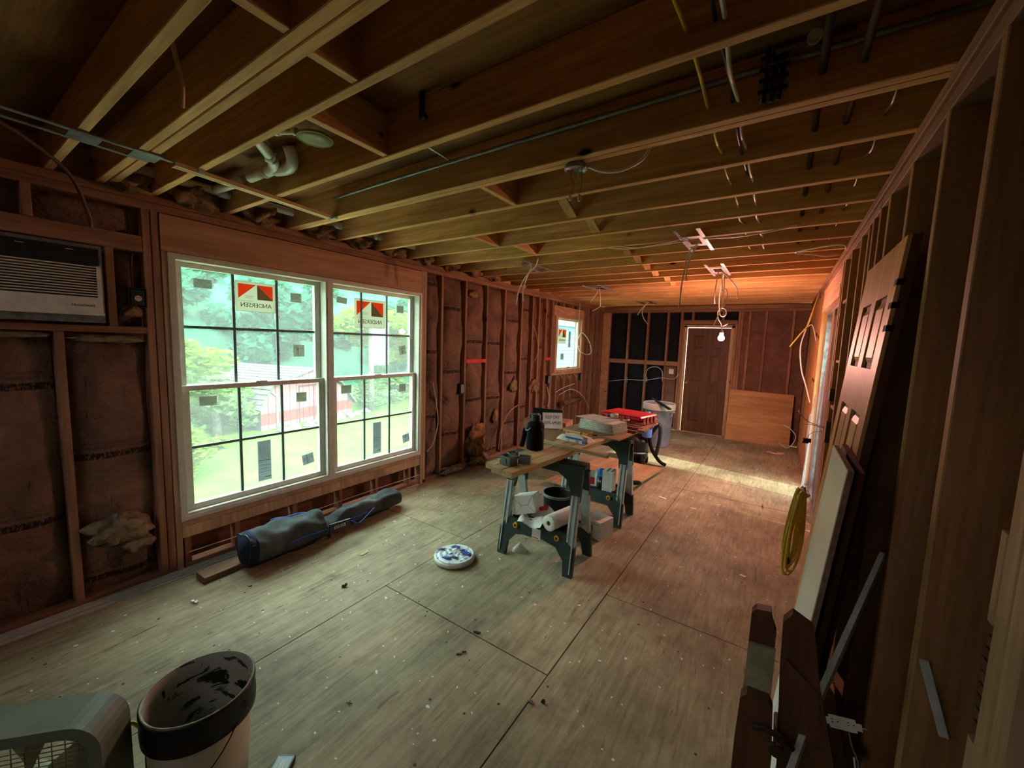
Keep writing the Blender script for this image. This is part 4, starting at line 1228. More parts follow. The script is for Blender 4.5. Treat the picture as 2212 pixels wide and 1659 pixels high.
for py in (-0.40, -0.03, 0.17):
    MB().box((-0.06, py - 0.05, -0.003), (0.06, py + 0.05, 0.002)).build('cross_plate', 'galvdull', t)
run('electrical_cable', 'dark cable drooping from the bracket down the upper left wall', 'cable', [(-2.50, 0.02, 2.43), (-2.55, 0.20, 2.42), (-2.68, 0.42, 2.32), (-2.78, 0.50, 2.17), (-2.80, 0.51, 2.11)], 0.008, 'cable_brown')
run('electrical_cable', 'stripped pinkish cable end hanging from the nearest ceiling bay', 'cable', [(-1.72, 0.52, 2.62), (-1.74, 0.54, 2.55), (-1.78, 0.57, 2.47), (-1.82, 0.58, 2.41)], 0.0085, 'jamb')

# round ceiling box with wire nuts
t = thing('ceiling_junction_box', 'round metal ceiling box with two dangling wire nuts', 'junction box', (-0.865, 1.762, ZJ - 0.012))
MB().lathe([(0.0001, 0.010), (0.048, 0.010), (0.052, 0.004), (0.052, -0.010), (0.047, -0.012), (0.045, -0.004), (0.0001, -0.002)], n=24).build('box_shell', 'galvdull', t)
for k, (x, y, x2, z2) in enumerate(((-0.015, 0.0, -0.022, -0.115), (0.02, 0.0, 0.025, -0.125))):
    MB().tube(smooth_path([(x, y, 0), (x - 0.008, y, -0.035), (x + 0.008, y + 0.004, -0.07), (x2, y, z2)]), 0.0022, 6).build('wire', 'cable_white' if k else 'copper', t)
    MB().lathe([(0.0001, -0.028), (0.006, -0.027), (0.009, -0.004), (0.0075, 0.0), (0.0001, 0.001)], (x2, y, z2), 12).build('wire_nut', 'paper', t)
MB().tube(smooth_path([(0.03, 0.0, 0), (0.034, 0.0, -0.05), (0.030, 0.002, -0.09), (0.025, 0, -0.12)]), 0.0022, 6).build('wire', 'copper', t)
MB().cyl((0.048, 0, -0.004), (0.066, 0, -0.006), 0.010).build('cable_clamp', 'galv', t)
run('electrical_cable', 'pale cable looping from the round ceiling box up to the joist', 'cable', [(-0.80, 1.762, 2.435), (-0.74, 1.766, 2.405), (-0.66, 1.772, 2.392), (-0.58, 1.776, 2.412), (-0.545, 1.785, 2.45), (-0.54, 1.80, 2.50)], 0.0065, 'cable_white')

# steel mounting plates for lights, each with its hanging cables
def plate(x0, x1, y0, y1, label, mat_='galv', z=ZJ - 0.003):
    t = thing('light_mounting_plate', label, 'mounting plate', ((x0 + x1) / 2, (y0 + y1) / 2, z), group='light mounting plates under the joists')
    w, l = (x1 - x0) / 2, (y1 - y0) / 2
    for s in (-1, 1):
        MB().box((s * w - 0.026 * (s > 0) , -l, -0.001), (s * w + 0.026 * (s < 0), l, 0.001)).box((s * (w - 0.026) - 0.001, -l, -0.004), (s * (w - 0.026) + 0.001, l, 0.001)).build('rail', mat_, t)
        MB().box((-w + 0.026, s * l * 0.36 - 0.03, -0.0014), (w - 0.026, s * l * 0.36 + 0.03, 0.0006)).build('cross_plate', mat_, t)
    ring = MB()
    ring.box((-w + 0.026, -l * 0.3, -0.0012), (-w * 0.45, l * 0.3, 0.0008)).box((w * 0.45, -l * 0.3, -0.0012), (w - 0.026, l * 0.3, 0.0008))
    ring.build('centre_plate', mat_, t)
    return t
plate(-0.72, -0.54, 3.05, 3.76, 'steel light plate under the joists, nearest on the right')
plate(-0.715, -0.54, 4.38, 5.09, 'steel light plate right above the lit bulb')
plate(-2.42, -2.22, 3.42, 4.12, 'steel light plate near the left wall, nearest of that row', 'galvdull')
plate(-2.40, -2.14, 5.25, 5.95, 'bright steel light plate near the small window')
plate(-2.30, -2.05, 7.40, 8.00, 'dull steel light plate in front of the dark felt wall', 'galvdull')
hc = [
 ('white cable hanging from the left plate, long left strand', [(-2.02, 3.4, 2.44), (-2.17, 3.6, 2.41), (-2.28, 3.6, 2.32), (-2.36, 3.6, 2.18), (-2.39, 3.6, 2.03)]),
 ('white cable hanging from the left plate, shorter right strand', [(-2.24, 3.6, 2.452), (-2.22, 3.6, 2.40), (-2.27, 3.6, 2.30), (-2.31, 3.6, 2.17), (-2.30, 3.6, 2.06)]),
 ('white cable hanging longest from the nearest right plate', [(-0.60, 3.45, 2.45), (-0.68, 3.5, 2.40), (-0.71, 3.5, 2.26), (-0.725, 3.5, 2.10), (-0.728, 3.5, 1.955)]),
 ('short white cable beside the longest hanging strand', [(-0.62, 3.5, 2.452), (-0.67, 3.5, 2.36), (-0.70, 3.52, 2.24), (-0.69, 3.52, 2.17)]),
 ('pale cable at the left of the bulb loops', [(-0.625, 4.75, 2.452), (-0.64, 4.8, 2.36), (-0.665, 4.9, 2.22), (-0.67, 5.0, 2.14)]),
 ('thin cable bowing right from the plate above the bulb', [(-0.60, 4.8, 2.452), (-0.53, 4.85, 2.38), (-0.46, 4.95, 2.28), (-0.455, 5.0, 2.19)]),
 ('kinked cable hanging from the plate by the small window', [(-2.28, 5.6, 2.452), (-2.26, 5.6, 2.36), (-2.25, 5.6, 2.22), (-2.27, 5.6, 2.18), (-2.37, 5.6, 2.13)]),
 ('thin straight cable splayed left near the small window', [(-2.27, 5.6, 2.452), (-2.33, 5.6, 2.36), (-2.40, 5.6, 2.27)]),
 ('white cable curling in front of the felt wall', [(-2.13, 7.6, 2.452), (-2.22, 7.6, 2.32), (-2.20, 7.6, 2.18), (-2.10, 7.6, 2.04)]),
 ('short dull cable crossing the curl before the felt wall', [(-2.12, 7.6, 2.452), (-2.22, 7.6, 2.36), (-2.31, 7.6, 2.22)]),
 ('white cable slack under the joists right of the nearest plate', [(-0.56, 3.33, 2.448), (-0.36, 3.33, 2.437), (-0.22, 3.33, 2.442), (-0.10, 3.32, 2.452), (0.02, 3.30, 2.47)]),
 ('white cable slack under the joists left of the nearest plate', [(-0.70, 3.36, 2.45), (-0.95, 3.36, 2.44), (-1.15, 3.36, 2.437), (-1.30, 3.35, 2.46)]),
 ('second white cable drooping left of the nearest plate', [(-0.74, 3.30, 2.45), (-0.92, 3.30, 2.43), (-1.05, 3.30, 2.425), (-1.18, 3.30, 2.45)]),
 ('white cable tangle at the top plate of the right wall', [(0.32, 4.30, 2.44), (0.22, 4.25, 2.43), (0.12, 4.15, 2.435), (0.02, 4.10, 2.45), (0.28, 3.9, 2.44), (0.34, 4.0, 2.42)]),
]
for lb, pts in hc:
    run('electrical_cable', lb, 'cable', pts, 0.0062, 'cable_white')
# yellow pair on the right wall
run('electrical_cable', 'orange-yellow cable end sticking out from the right wall by the opening', 'cable', [(0.34, 6.7, 2.42), (0.30, 6.6, 2.25), (0.25, 6.5, 2.0), (0.17, 6.5, 1.86), (0.075, 6.5, 1.70)], 0.009, 'cable_yellow')
run('electrical_cable', 'cream cable dropping in a long bow down the right wall', 'cable', [(0.34, 6.8, 2.40), (0.29, 6.6, 2.2), (0.23, 6.5, 1.93), (0.19, 6.4, 1.70), (0.22, 6.3, 1.42), (0.28, 6.2, 1.22), (0.335, 6.05, 1.02)], 0.008, 'cable_white')
run('electrical_cable', 'thin cream cable arching over beside the long bow', 'cable', [(0.245, 6.5, 1.96), (0.28, 6.45, 1.99), (0.31, 6.4, 1.92), (0.34, 6.35, 1.78)], 0.005, 'cable_white')
# hanging bulb
t = thing('light_bulb', 'lit bare bulb hanging on looped cable before the brown door', 'lamp', (-0.61, 5.30, 1.767))
MB().sphere((0, 0, 0), 0.034, 12, 8).build('glass_globe', 'bulb', t)
MB().lathe([(0.0001, 0.085), (0.017, 0.085), (0.021, 0.06), (0.021, 0.028), (0.014, 0.026)], n=14).build('socket', 'offwhite', t)
MB().tube(smooth_path([(0, 0, 0.085), (0.005, 0, 0.13), (0.03, 0, 0.15), (0.055, 0, 0.165)]), 0.004, 6).build('pigtail', 'cable_white', t)
MB().tube(smooth_path([(0, 0, 0.08), (-0.01, 0, 0.16), (-0.045, 0, 0.22), (-0.06, 0, 0.30), (-0.03, 0, 0.345), (0.02, 0, 0.33), (0.025, 0, 0.27), (-0.01, 0, 0.25), (-0.04, 0, 0.30), (-0.05, -0.05, 0.45), (-0.03, -0.14, 0.60), (0.0, -0.28, 0.68), (0.01, -0.305, 0.72)]), 0.0065, 6).build('cable_loop', 'cable_white', t)
run('electrical_cable', 'pink-lit cable end slanting down left of the bulb', 'cable', [(-0.60, 4.995, 2.47), (-0.59, 5.0, 2.30), (-0.60, 5.0, 2.09), (-0.63, 5.0, 1.99), (-0.665, 5.0, 1.90)], 0.0065, 'cable_white')
run('electrical_cable', 'short white loop of cable just above the bulb loops', 'cable', [(-0.62, 4.99, 2.47), (-0.60, 4.95, 2.27), (-0.575, 4.95, 2.29), (-0.548, 4.95, 2.24), (-0.56, 4.95, 2.13), (-0.59, 4.95, 2.09)], 0.006, 'cable_white')

# ================================================================== LEFT WALL FITTINGS
ac = thing('air_conditioner', 'white through-wall air conditioner with a black control strip', 'air conditioner', (-3.16, 0.27, 1.705))
MB().box((-0.20, -0.34, -0.045), (-0.03, 0.345, 0.375)).build('sleeve', 'galvdull', ac)
AY0, AY1 = -0.345, 0.333
MB().box((-0.03, AY0, 0.0), (0.0, AY1, 0.092)).box((-0.03, AY1 - 0.018, 0.092), (0.0, AY1, 0.262)).box((-0.03, AY0, 0.092), (0.0, AY0 + 0.018, 0.262)).box((-0.03, AY0, -0.006), (0.004, AY1 + 0.004, 0.006)).build('front_panel', 'offwhite', ac); fpn = col.objects[-1]
MB().box((-0.03, AY0, 0.262), (0.002, AY1 - 0.006, 0.353)).build('control_strip', 'black', ac, 'glossy black control strip')
MB().box((-0.028, AY0 + 0.018, 0.092), (-0.022, AY1 - 0.018, 0.262)).build('grille_back', 'blackm', ac)
for k in range(12):
    z = 0.098 + k * 0.0139
    MB().add([(-0.020, AY0 + 0.018, z), (-0.020, AY1 - 0.018, z), (-0.002, AY1 - 0.018, z + 0.003), (-0.002, AY0 + 0.018, z + 0.003), (-0.020, AY0 + 0.018, z + 0.004), (-0.020, AY1 - 0.018, z + 0.004), (-0.002, AY1 - 0.018, z + 0.008), (-0.002, AY0 + 0.018, z + 0.008)],
             [(0,3,2,1),(4,5,6,7),(0,1,5,4),(1,2,6,5),(2,3,7,6),(3,0,4,7)]).build('louvre', 'offwhite', fpn)
text('FRIGIDAIRE', 'lettering', 0.018, (0.0008, AY1 - 0.075, 0.045), 'inkgrey', fpn, (0, 1, 0), (0, 0, 1))
for yy in (0.05, 0.22):
    MB().box((0.002, yy - 0.014, 0.333), (0.003, yy + 0.014, 0.336)).build('indicator_mark', 'paper', ac)

def wallbox(name, label, loc, w=0.07, h=0.105, d=0.055, outlet=False, cls='junction box', nx=1, mat_='green_box'):
    t = thing(name, label, cls, loc)
    m = MB()
    t_ = 0.005
    m.box((-d*nx, -w/2, -h/2), (0, -w/2 + t_, h/2)).box((-d*nx, w/2 - t_, -h/2), (0, w/2, h/2)).box((-d*nx, -w/2, -h/2), (0, w/2, -h/2 + t_)).box((-d*nx, -w/2, h/2 - t_), (0, w/2, h/2)).box((-d*nx, -w/2, -h/2), (-(d - t_)*nx, w/2, h/2))
    m.build('box_shell', mat_, t)
    MB().box((-0.006*nx, -w/2 + 0.012, -h/2 + 0.012), (0.002*nx, w/2 - 0.012, h/2 - 0.012)).build('cover_plate', 'greybox' if not outlet else 'green_box', t)
    if outlet:
        MB().cyl((0.001*nx, 0, -0.005), (0.008*nx, 0, -0.005), 0.017, 20).build('receptacle', 'offwhite', t)
        MB().box((0.008*nx, -0.008, -0.004), (0.009*nx, -0.005, 0.004)).box((0.008*nx, 0.005, -0.004), (0.009*nx, 0.008, 0.004)).build('slot', 'ink', t)
    return t
wallbox('outlet_box', 'dark outlet box with round white socket beside the big window', (-3.262, 0.775, 1.822), 0.085, 0.115, outlet=True)
run('electrical_cable', 'dark cable rising behind the outlet box by the window', 'cable', [(-3.29, 0.76, 1.88), (-3.30, 0.76, 2.0), (-3.30, 0.77, 2.09)], 0.006, 'cable_black')
wallbox('outlet_box', 'dark outlet box on the stud right of the big window', (-3.262, 3.775, 1.035), 0.075, 0.13)
wallbox('outlet_box', 'dark outlet box left below the small window', (-3.262, 6.02, 1.02), 0.09, 0.14)
wallbox('outlet_box', 'dark outlet box right below the small window', (-3.262, 7.335, 1.00), 0.07, 0.13)
wallbox('outlet_box', 'black outlet box on the right wall stud by the opening', (0.345, 4.09, 1.00), 0.07, 0.17, nx=-1)
wallbox('outlet_box', 'dark outlet box higher on the right wall stud', (0.345, 4.09, 1.30), 0.06, 0.10, nx=-1)
for k, (dy, dz, L) in enumerate(((0.5, 0.03, 0.0), (0.75, -0.03, 0.0), (0.9, -0.06, 0.0), (0.35, 0.16, 0.0))):
    run('loose_wire', ['reddish bare wire reaching furthest from the right wall box', 'brown bare wire lowest of the right wall tangle', 'dark bare wire splayed from the right wall box', 'black wire rising above the right wall box'][k], 'wire',
        [(0.335, 4.12, 1.0 + 0.01 * k), (0.30 - 0.02 * k, 4.12 + dy * 0.3, 1.01 + dz * 0.2), (0.26 - 0.03 * k, 4.12 + dy * 0.6, 0.99 + dz * 0.7), (0.235 - 0.02 * k, 4.12 + dy * 0.9, 0.96 + dz)], 0.0028, ['copper', 'cable_brown', 'steel_dark', 'cable_black'][k])
t = thing('dangling_plug', 'small black connector dangling on a thin wire by the plastic sheet', 'connector', (0.235, 4.1, 0.905))
MB().box((-0.028, -0.012, -0.016), (0.026, 0.012, 0.016)).box((-0.034, -0.008, -0.026), (0.010, 0.008, -0.016)).build('plug_body', 'black', t)
MB().tube(smooth_path([(0, 0, 0.016), (0.01, 0, 0.05), (0.045, -0.02, 0.085), (0.09, -0.03, 0.09)]), 0.002, 5).build('wire', 'cable_black', t)
t = thing('wall_hung_pipe', 'drab horizontal pipe with cloth low on the wall below small window', 'pipe', (-3.22, 6.9, 0.56))
MB().tube([(0, -0.42, 0.0), (0, 0.30, 0.02)], 0.05, 12).build('pipe_run', 'brownboard', t)
run('electrical_cable', 'white cable hanging in front of the small window frame', 'cable', [(-3.22, 7.02, 2.40), (-3.22, 7.0, 2.1), (-3.23, 6.98, 1.75), (-3.24, 6.98, 1.60)], 0.006, 'cable_white')
run('electrical_cable', 'white cable loop knotted beside the small window', 'cable', [(-3.20, 6.98, 1.75), (-3.19, 7.12, 1.86), (-3.18, 7.42, 1.72), (-3.18, 7.58, 1.50), (-3.19, 7.40, 1.44), (-3.20, 7.10, 1.50), (-3.20, 7.0, 1.60)], 0.009, 'cable_white')
run('electrical_cable', 'thin yellow cable bowing on the wall left of small window', 'cable', [(-3.27, 5.45, 1.90), (-3.26, 5.56, 1.70), (-3.26, 5.60, 1.50), (-3.27, 5.52, 1.35)], 0.004, 'cable_yellow')
run('electrical_cable', 'white cable curving at the floor right of the big window', 'cable', [(-3.26, 3.26, 1.15), (-3.26, 3.32, 0.90), (-3.25, 3.34, 0.66), (-3.25, 3.26, 0.44), (-3.26, 3.18, 0.36)], 0.0045, 'cable_white')
run('electrical_cable', 'pinkish cable arching low on the kraft-faced wall', 'cable', [(-3.20, 4.50, 0.12), (-3.20, 4.55, 0.40), (-3.21, 4.75, 0.62), (-3.22, 5.0, 0.70)], 0.006, 'jamb')
run('electrical_cable', 'thin wire crossing the short studs under the big window', 'cable', [(-3.272, 0.95, 0.118), (-3.272, 1.7, 0.112), (-3.272, 2.4, 0.118), (-3.272, 3.08, 0.112)], 0.0035, 'cable_white')
run('electrical_cable', 'thin wire sagging across the felt bays of back wall', 'cable', [(-3.1, 8.37, 0.86), (-2.7, 8.38, 0.93), (-2.3, 8.37, 0.95), (-2.0, 8.38, 1.02), (-1.75, 8.37, 1.02), (-1.66, 8.37, 1.12)], 0.005, 'cable_white')
run('electrical_cable', 'white wire arch above the sagging one on back wall', 'cable', [(-2.30, 8.38, 0.98), (-2.26, 8.37, 1.18), (-2.1, 8.37, 1.24), (-1.98, 8.38, 1.16), (-1.96, 8.38, 0.95)], 0.006, 'cable_white')
for k, (pts, lb) in enumerate((([(-3.26, 6.25, 0.78), (-3.22, 6.5, 0.85), (-3.20, 6.9, 0.90)], 'stray wire sprig right of the left small-window box'),
                               ([(-3.26, 6.4, 0.72), (-3.20, 6.8, 0.80), (-3.18, 7.3, 0.62), (-3.18, 7.6, 0.35)], 'long stray wire drooping below the small window'),
                               ([(-3.26, 5.95, 0.90), (-3.24, 6.0, 0.72), (-3.24, 5.97, 0.55)], 'stray wire hanging below the left small-window box'))):
    run('loose_wire', lb, 'wire', pts, 0.006, 'cable_white')
t = thing('light_switch_plate', 'pale cream switch plate beside the brown door', 'switch', (-1.80, 8.37, 1.165))
MB().box((-0.045, 0.0, -0.05), (0.045, 0.012, 0.05)).build('plate', 'offwhite', t)
MB().box((-0.008, -0.006, -0.014), (0.008, 0.0, 0.014)).build('toggle', 'offwhite', t)
t = thing('switch_box', 'small outlet box on the felt wall stud at left', 'junction box', (-2.70, 8.385, 0.93))
MB().box((-0.02, -0.02, -0.05), (0.03, 0.015, 0.05)).build('box_shell', 'galvdull', t)
t = thing('switch_box', 'small outlet box on the felt wall stud at right', 'junction box', (-2.29, 8.385, 0.97))
MB().box((-0.02, -0.02, -0.05), (0.03, 0.015, 0.05)).build('box_shell', 'galvdull', t)

# plastic sheet over the patio door
def pf(u, v):
    y = 4.30 + 1.62 * u; ztop = 1.58 - 0.62 * u ** 1.3 if u < 0.75 else 1.15
    z = 0.02 + (max(0.5, 1.60 - 0.75 * u) - 0.02) * v
    return (0.335 + 0.02 * math.sin(14 * u + 3 * v) * (1 - 0.5 * v) + 0.008 * math.sin(37 * u + 9 * v), y, z)
o = MB().grid(pf, 40, 20).build('plastic_sheet', 'plastic')
tag(o, 'crumpled clear plastic sheet hung over the lower patio opening', 'plastic sheet')

# ================================================================== ALONG THE LEFT WALL ON THE FLOOR
t = thing('metal_strip_bundle', 'bundle of thin grey metal strips along the left wall floor', 'metal strips', (-3.21, 1.3, 0.0))
for k, (dx, z, a, b) in enumerate(((-0.034, 0.006, -1.95, 1.62), (-0.004, 0.006, -1.85, 1.70), (0.026, 0.006, -1.9, 1.66), (-0.022, 0.024, -1.7, 1.74), (0.010, 0.022, -1.8, 1.58))):
    MB().box((dx - 0.008, a, z - 0.006), (dx + 0.006, b, z - 0.003)).box((dx - 0.008, a, z - 0.006), (dx - 0.006, b, z + 0.007)).build('metal_strip', 'papergrey', t)
t = thing('lumber_board', 'grey two-by-four lying under the dark canvas bag', 'board', (-3.065, 1.7, 0.0), R(1.5))
MB().lumber((-0.065, -0.75, 0.0), (0.06, 0.75, 0.038), 'Y').build('board', 'studY', t)

bagt = thing('canvas_bag', 'long dark slate canvas bag with blue trim below the window', 'bag', (-2.93, 1.90, 0.038))
def bagf(u, v):
    y = -0.73 + 1.40 * u
    k = 1.0 if u < 0.40 else (1.0 - 0.35 * (u - 0.40) / 0.1 if u < 0.5 else 0.65 + 0.03 * math.sin(8 * u))
    hw = 0.118 * k * (min(1, 0.80 + u * 5) if u < 0.05 else 1) * (1 if u < 0.93 else max(0.15, math.sqrt(max(0, 1 - ((u - 0.93) / 0.07) ** 2))))
    hh = (0.225 * (1 - 0.30 * u) if u < 0.40 else 0.155 + 0.03 * math.sin(11 * u) if u < 0.55 else 0.15) * (1 if u < 0.93 else max(0.12, math.sqrt(max(0, 1 - ((u - 0.93) / 0.07) ** 2))))
    if u > 0.42: hh *= 1.0 - 0.18 * math.exp(-((u - 0.47) / 0.035) ** 2)
    a = v * 2 * math.pi
    ca, sa = math.cos(a), math.sin(a)
    ca = math.copysign(abs(ca) ** 0.75, ca); sa = math.copysign(abs(sa) ** 0.65, sa)
    wr_ = 1 + 0.045 * math.sin(19 * u + 2.5 * math.sin(a * 2)) + 0.03 * math.sin(43 * u + 3 * a) + 0.05 * math.sin(8 * u + a * 3) * (1 if u > 0.35 else 0.3)
    x = -0.02 - 0.045 * u + hw * ca * wr_
    z = hh * (0.5 + 0.5 * sa) * (wr_ if sa > 0 else 1)
    return (x, y, z)
m = MB().grid(bagf, 90, 36)
c0 = len(m.v)
ring0 = [bagf(0, j / 36) for j in range(36)]
m.add([(-0.02, -0.745, 0.11)] + ring0, [(0, 1 + j, 1 + (j + 1) % 36) for j in range(36)], smooth=True)
m.build('bag_body', 'bag', bagt)
def on_bag(u, v, k=1.02):
    p = bagf(u, v)
    c = (-0.02 - 0.045 * u, p[1], 0.09)
    return (c[0] + (p[0] - c[0]) * k, p[1], c[2] + (p[2] - c[2]) * k)
MB().tube([on_bag(0.18 + 0.5 * t_, 0.995, 1.05) for t_ in [k / 20 for k in range(21)]], 0.006, 6).build('trim_piping', 'bluetrim', bagt, 'blue piping')
MB().tube([on_bag(0.16 + 0.25 * t_, 0.36, 1.03) for t_ in [k / 12 for k in range(13)]], 0.006, 6).build('trim_piping', 'bluetrim', bagt, 'blue piping')
MB().tube([on_bag(0.0, v / 36, 1.02) for v in range(37)], 0.004, 5).build('end_seam', 'black', bagt)
MB().add([(-0.02, -0.750, 0.11)] + [tuple(a + b for a, b in zip(bagf(0, j / 36), (0, -0.003, 0))) for j in range(36)] + [on_bag(0.035, j / 36, 1.015) for j in range(36)], [(0, 1 + j, 1 + (j + 1) % 36) for j in range(36)] + [(1 + j, 37 + j, 37 + (j + 1) % 36, 1 + (j + 1) % 36) for j in range(36)], smooth=True).build('end_cap', 'navy', bagt, 'navy end panel')
fl = MB()
fl.prism([(-0.09, -0.025), (0.09, -0.02), (0.10, 0.03), (-0.08, 0.04)], lambda u, w, t_: (0.115 + t_ - w * 0.3, -0.10 + u, 0.085 + w), 0.0, 0.012)
fl.build('label_flap', 'black', bagt, 'black flap with white marks')
mk = MB()
for k in range(6):
    yy = -0.15 + k * 0.017
    mk.prism([(0, -0.010), (0.006, -0.010), (0.010, 0.012), (0.004, 0.012)], lambda u, w, t_: (0.129 - w * 0.3 + t_, yy + u, 0.092 + w), 0.0, 0.001)
mk.build('flap_marks', 'paper', bagt)
MB().tube(smooth_path([(0.13, 0.0, 0.10), (0.14, 0.06, 0.06), (0.12, 0.16, 0.09), (0.10, 0.24, 0.12)]), 0.009, 6, flat=0.4).build('carry_strap', 'bluetrim', bagt)

# round lid on the floor
lid = thing('pail_lid', 'round white pail lid smeared with blue on the floor', 'lid', (-1.905, 2.155, 0.0))
MB().lathe([(0.0001, 0.0), (0.138, 0.0), (0.150, 0.008), (0.152, 0.03), (0.146, 0.040), (0.128, 0.040), (0.122, 0.032), (0.0001, 0.031)], n=40).build('lid_disc', 'offwhite', lid)
def lt(u, v):
    a = u * 6.2832; r_ = 0.140 * v
    return (r_ * math.cos(a), r_ * math.sin(a), 0.040 + 0.010 * math.sin(9 * a * 1.0 + 14 * v) * v * (1 - v) * 2 + 0.004 * math.sin(23 * r_ * 40) + 0.004)
MB().grid(lt, 40, 12).build('crumpled_skin', 'lidtop', lid)
for k, (a, r_, s) in enumerate(((0.6, 0.085, 0.036), (2.2, 0.09, 0.028), (3.3, 0.12, 0.022), (-0.9, 0.06, 0.022), (-1.6, 0.085, 0.026), (1.3, 0.07, 0.02))):
    MB().obox((r_ * math.cos(a), r_ * math.sin(a), 0.052), (s, 0.006 * (k % 3), 0.003), (0, s * 0.6, -0.002), (0, 0, 0.0015)).build('tape_scrap', 'bluepaint', lid, 'blue scrap')
MB().bar((-0.01, -0.03, 0.06), (-0.03, 0.06, 0.055), 0.006, 0.003).build('white_tag', 'paper', lid)

# ================================================================== SAWHORSES AND WHAT THEY CARRY
def sawhorse(label, loc, rz):
    t = thing('sawhorse', label, 'sawhorse', loc, rz, 'pair of folding plastic sawhorses')
    H = 0.765
    for s in (-1, 1):
        def f(u, w, th, s=s):
            return (u, s * (0.032 + 0.135 * (1 - w / H) + th), w)
        MB().prism([(-0.31, 0.52), (-0.31, H), (0.31, H), (0.31, 0.52), (0.235, 0.52), (0.225, 0.60), (0.19, 0.66), (0.12, 0.70), (-0.12, 0.70), (-0.19, 0.66), (-0.225, 0.60), (-0.235, 0.52)], f, 0.0, 0.028).build('yoke', 'horse_dark', t)
        MB().prism([(-0.315, 0.0), (-0.315, 0.21), (-0.25, 0.285), (0.25, 0.285), (0.315, 0.21), (0.315, 0.0), (0.245, 0.0), (0.235, 0.10), (0.17, 0.175), (0.05, 0.20), (-0.05, 0.20), (-0.17, 0.175), (-0.235, 0.10), (-0.245, 0.0)], f, 0.0, 0.030).build('lower_brace', 'horse_dark', t)
        for q in (-1, 1):
            m = MB().prism([(q * 0.308, 0.20), (q * 0.308, 0.56), (q * 0.243, 0.56), (q * 0.243, 0.24)][::(1 if q > 0 else -1)], f, -0.004, 0.030)
            m.prism([(q * 0.300, 0.03), (q * 0.296, 0.56), (q * 0.288, 0.56), (q * 0.292, 0.03)][::(1 if q > 0 else -1)], f, 0.028, 0.038)
            m.prism([(q * 0.262, 0.24), (q * 0.262, 0.56), (q * 0.254, 0.56), (q * 0.254, 0.24)][::(1 if q > 0 else -1)], f, 0.028, 0.038)
            m.build('leg', 'horse_light', t, 'grey-green leg section')
            c = f(q * 0.175, 0.245, 0.030); c2 = f(q * 0.175, 0.245, 0.046)
            k = MB().cyl(c, c2, 0.020, 16)
            kb = k.build('knob', 'yellow', t, 'round yellow knob')
            e0 = f(q * 0.175, 0.245, 0.0462); e1 = f(q * 0.175, 0.245, 0.048)
            MB().cyl(e0, e1, 0.010, 12).build('knob_socket', 'black', kb)
    MB().box((-0.24, -0.105, 0.262), (0.24, 0.105, 0.276)).box((-0.24, -0.105, 0.276), (0.24, -0.097, 0.292)).box((-0.24, 0.097, 0.276), (0.24, 0.105, 0.292)).build('shelf', 'black', t)
    MB().box((-0.315, -0.046, H - 0.02), (0.315, 0.046, H + 0.006)).build('top_beam', 'horse_dark', t)
    rb = MB()
    for k in range(36):
        u = -0.31 + k * 0.0175
        rb.box((u, -0.052, H - 0.045), (u + 0.008, -0.040, H + 0.012)); rb.box((u, 0.040, H - 0.045), (u + 0.008, 0.052, H + 0.012))
    rb.build('top_teeth', 'black', t, kind='stuff')
    MB().box((0.315, -0.02, H - 0.03), (0.345, -0.012, H - 0.02)).build('latch', 'black', t)
    return t
sawhorse('grey-green folding sawhorse nearest the camera under the board ends', (-1.405, 2.64, 0.0), R(1))
sawhorse('grey-green folding sawhorse farther back, under the red case end', (-1.385, 3.62, 0.0), R(0.5))

ZB = 0.780
bd = Vector((0.0925, 0.9957, 0)); bs = Vector((0.9957, -0.0925, 0))
P0 = Vector((-1.335, 2.035, 0))
for k, lb in enumerate(('right two-by-four of the three laid over the sawhorses', 'middle two-by-four of the three laid over the sawhorses', 'left two-by-four, its end set back, over the sawhorses')):
    c = P0 - bs * (0.0445 + 0.0925 * k) + bd * (1.22 + (0.0, 0.004, 0.05)[k])
    t = thing('lumber_board', lb, 'board', (c.x, c.y, ZB), -math.atan2(0.0925, 0.9957), 'boards laid over the sawhorses')
    MB().lumber((-0.0435, -1.22, 0), (0.0435, 1.22, 0.038), 'Y').build('board', 'pineY', t)
ZS = ZB + 0.038
t = thing('wood_lath', 'thin pale lath lying across the boards in front', 'wood strip', (-1.27, 2.80, ZS + 0.0), R(-9))
MB().lumber((-0.31, -0.018, 0.0), (0.29, 0.018, 0.024), 'X').build('lath', 'pineX', t)
t = thing('plywood_offcut', 'thin plywood piece bridging the boards under the folded cloth', 'board', (-1.36, 3.86, ZS), R(-4))
MB().box((-0.30, -0.52, 0), (0.30, 0.52, 0.012)).build('board', 'plyfloor', t)
t = thing('plywood_offcut', 'smaller brown scrap board under the red case', 'board', (-1.27, 4.13, ZS + 0.012), R(3))
MB().box((-0.22, -0.36, 0), (0.24, 0.24, 0.012)).build('board', 'stud' + 'X', t)
ZP = ZS + 0.012

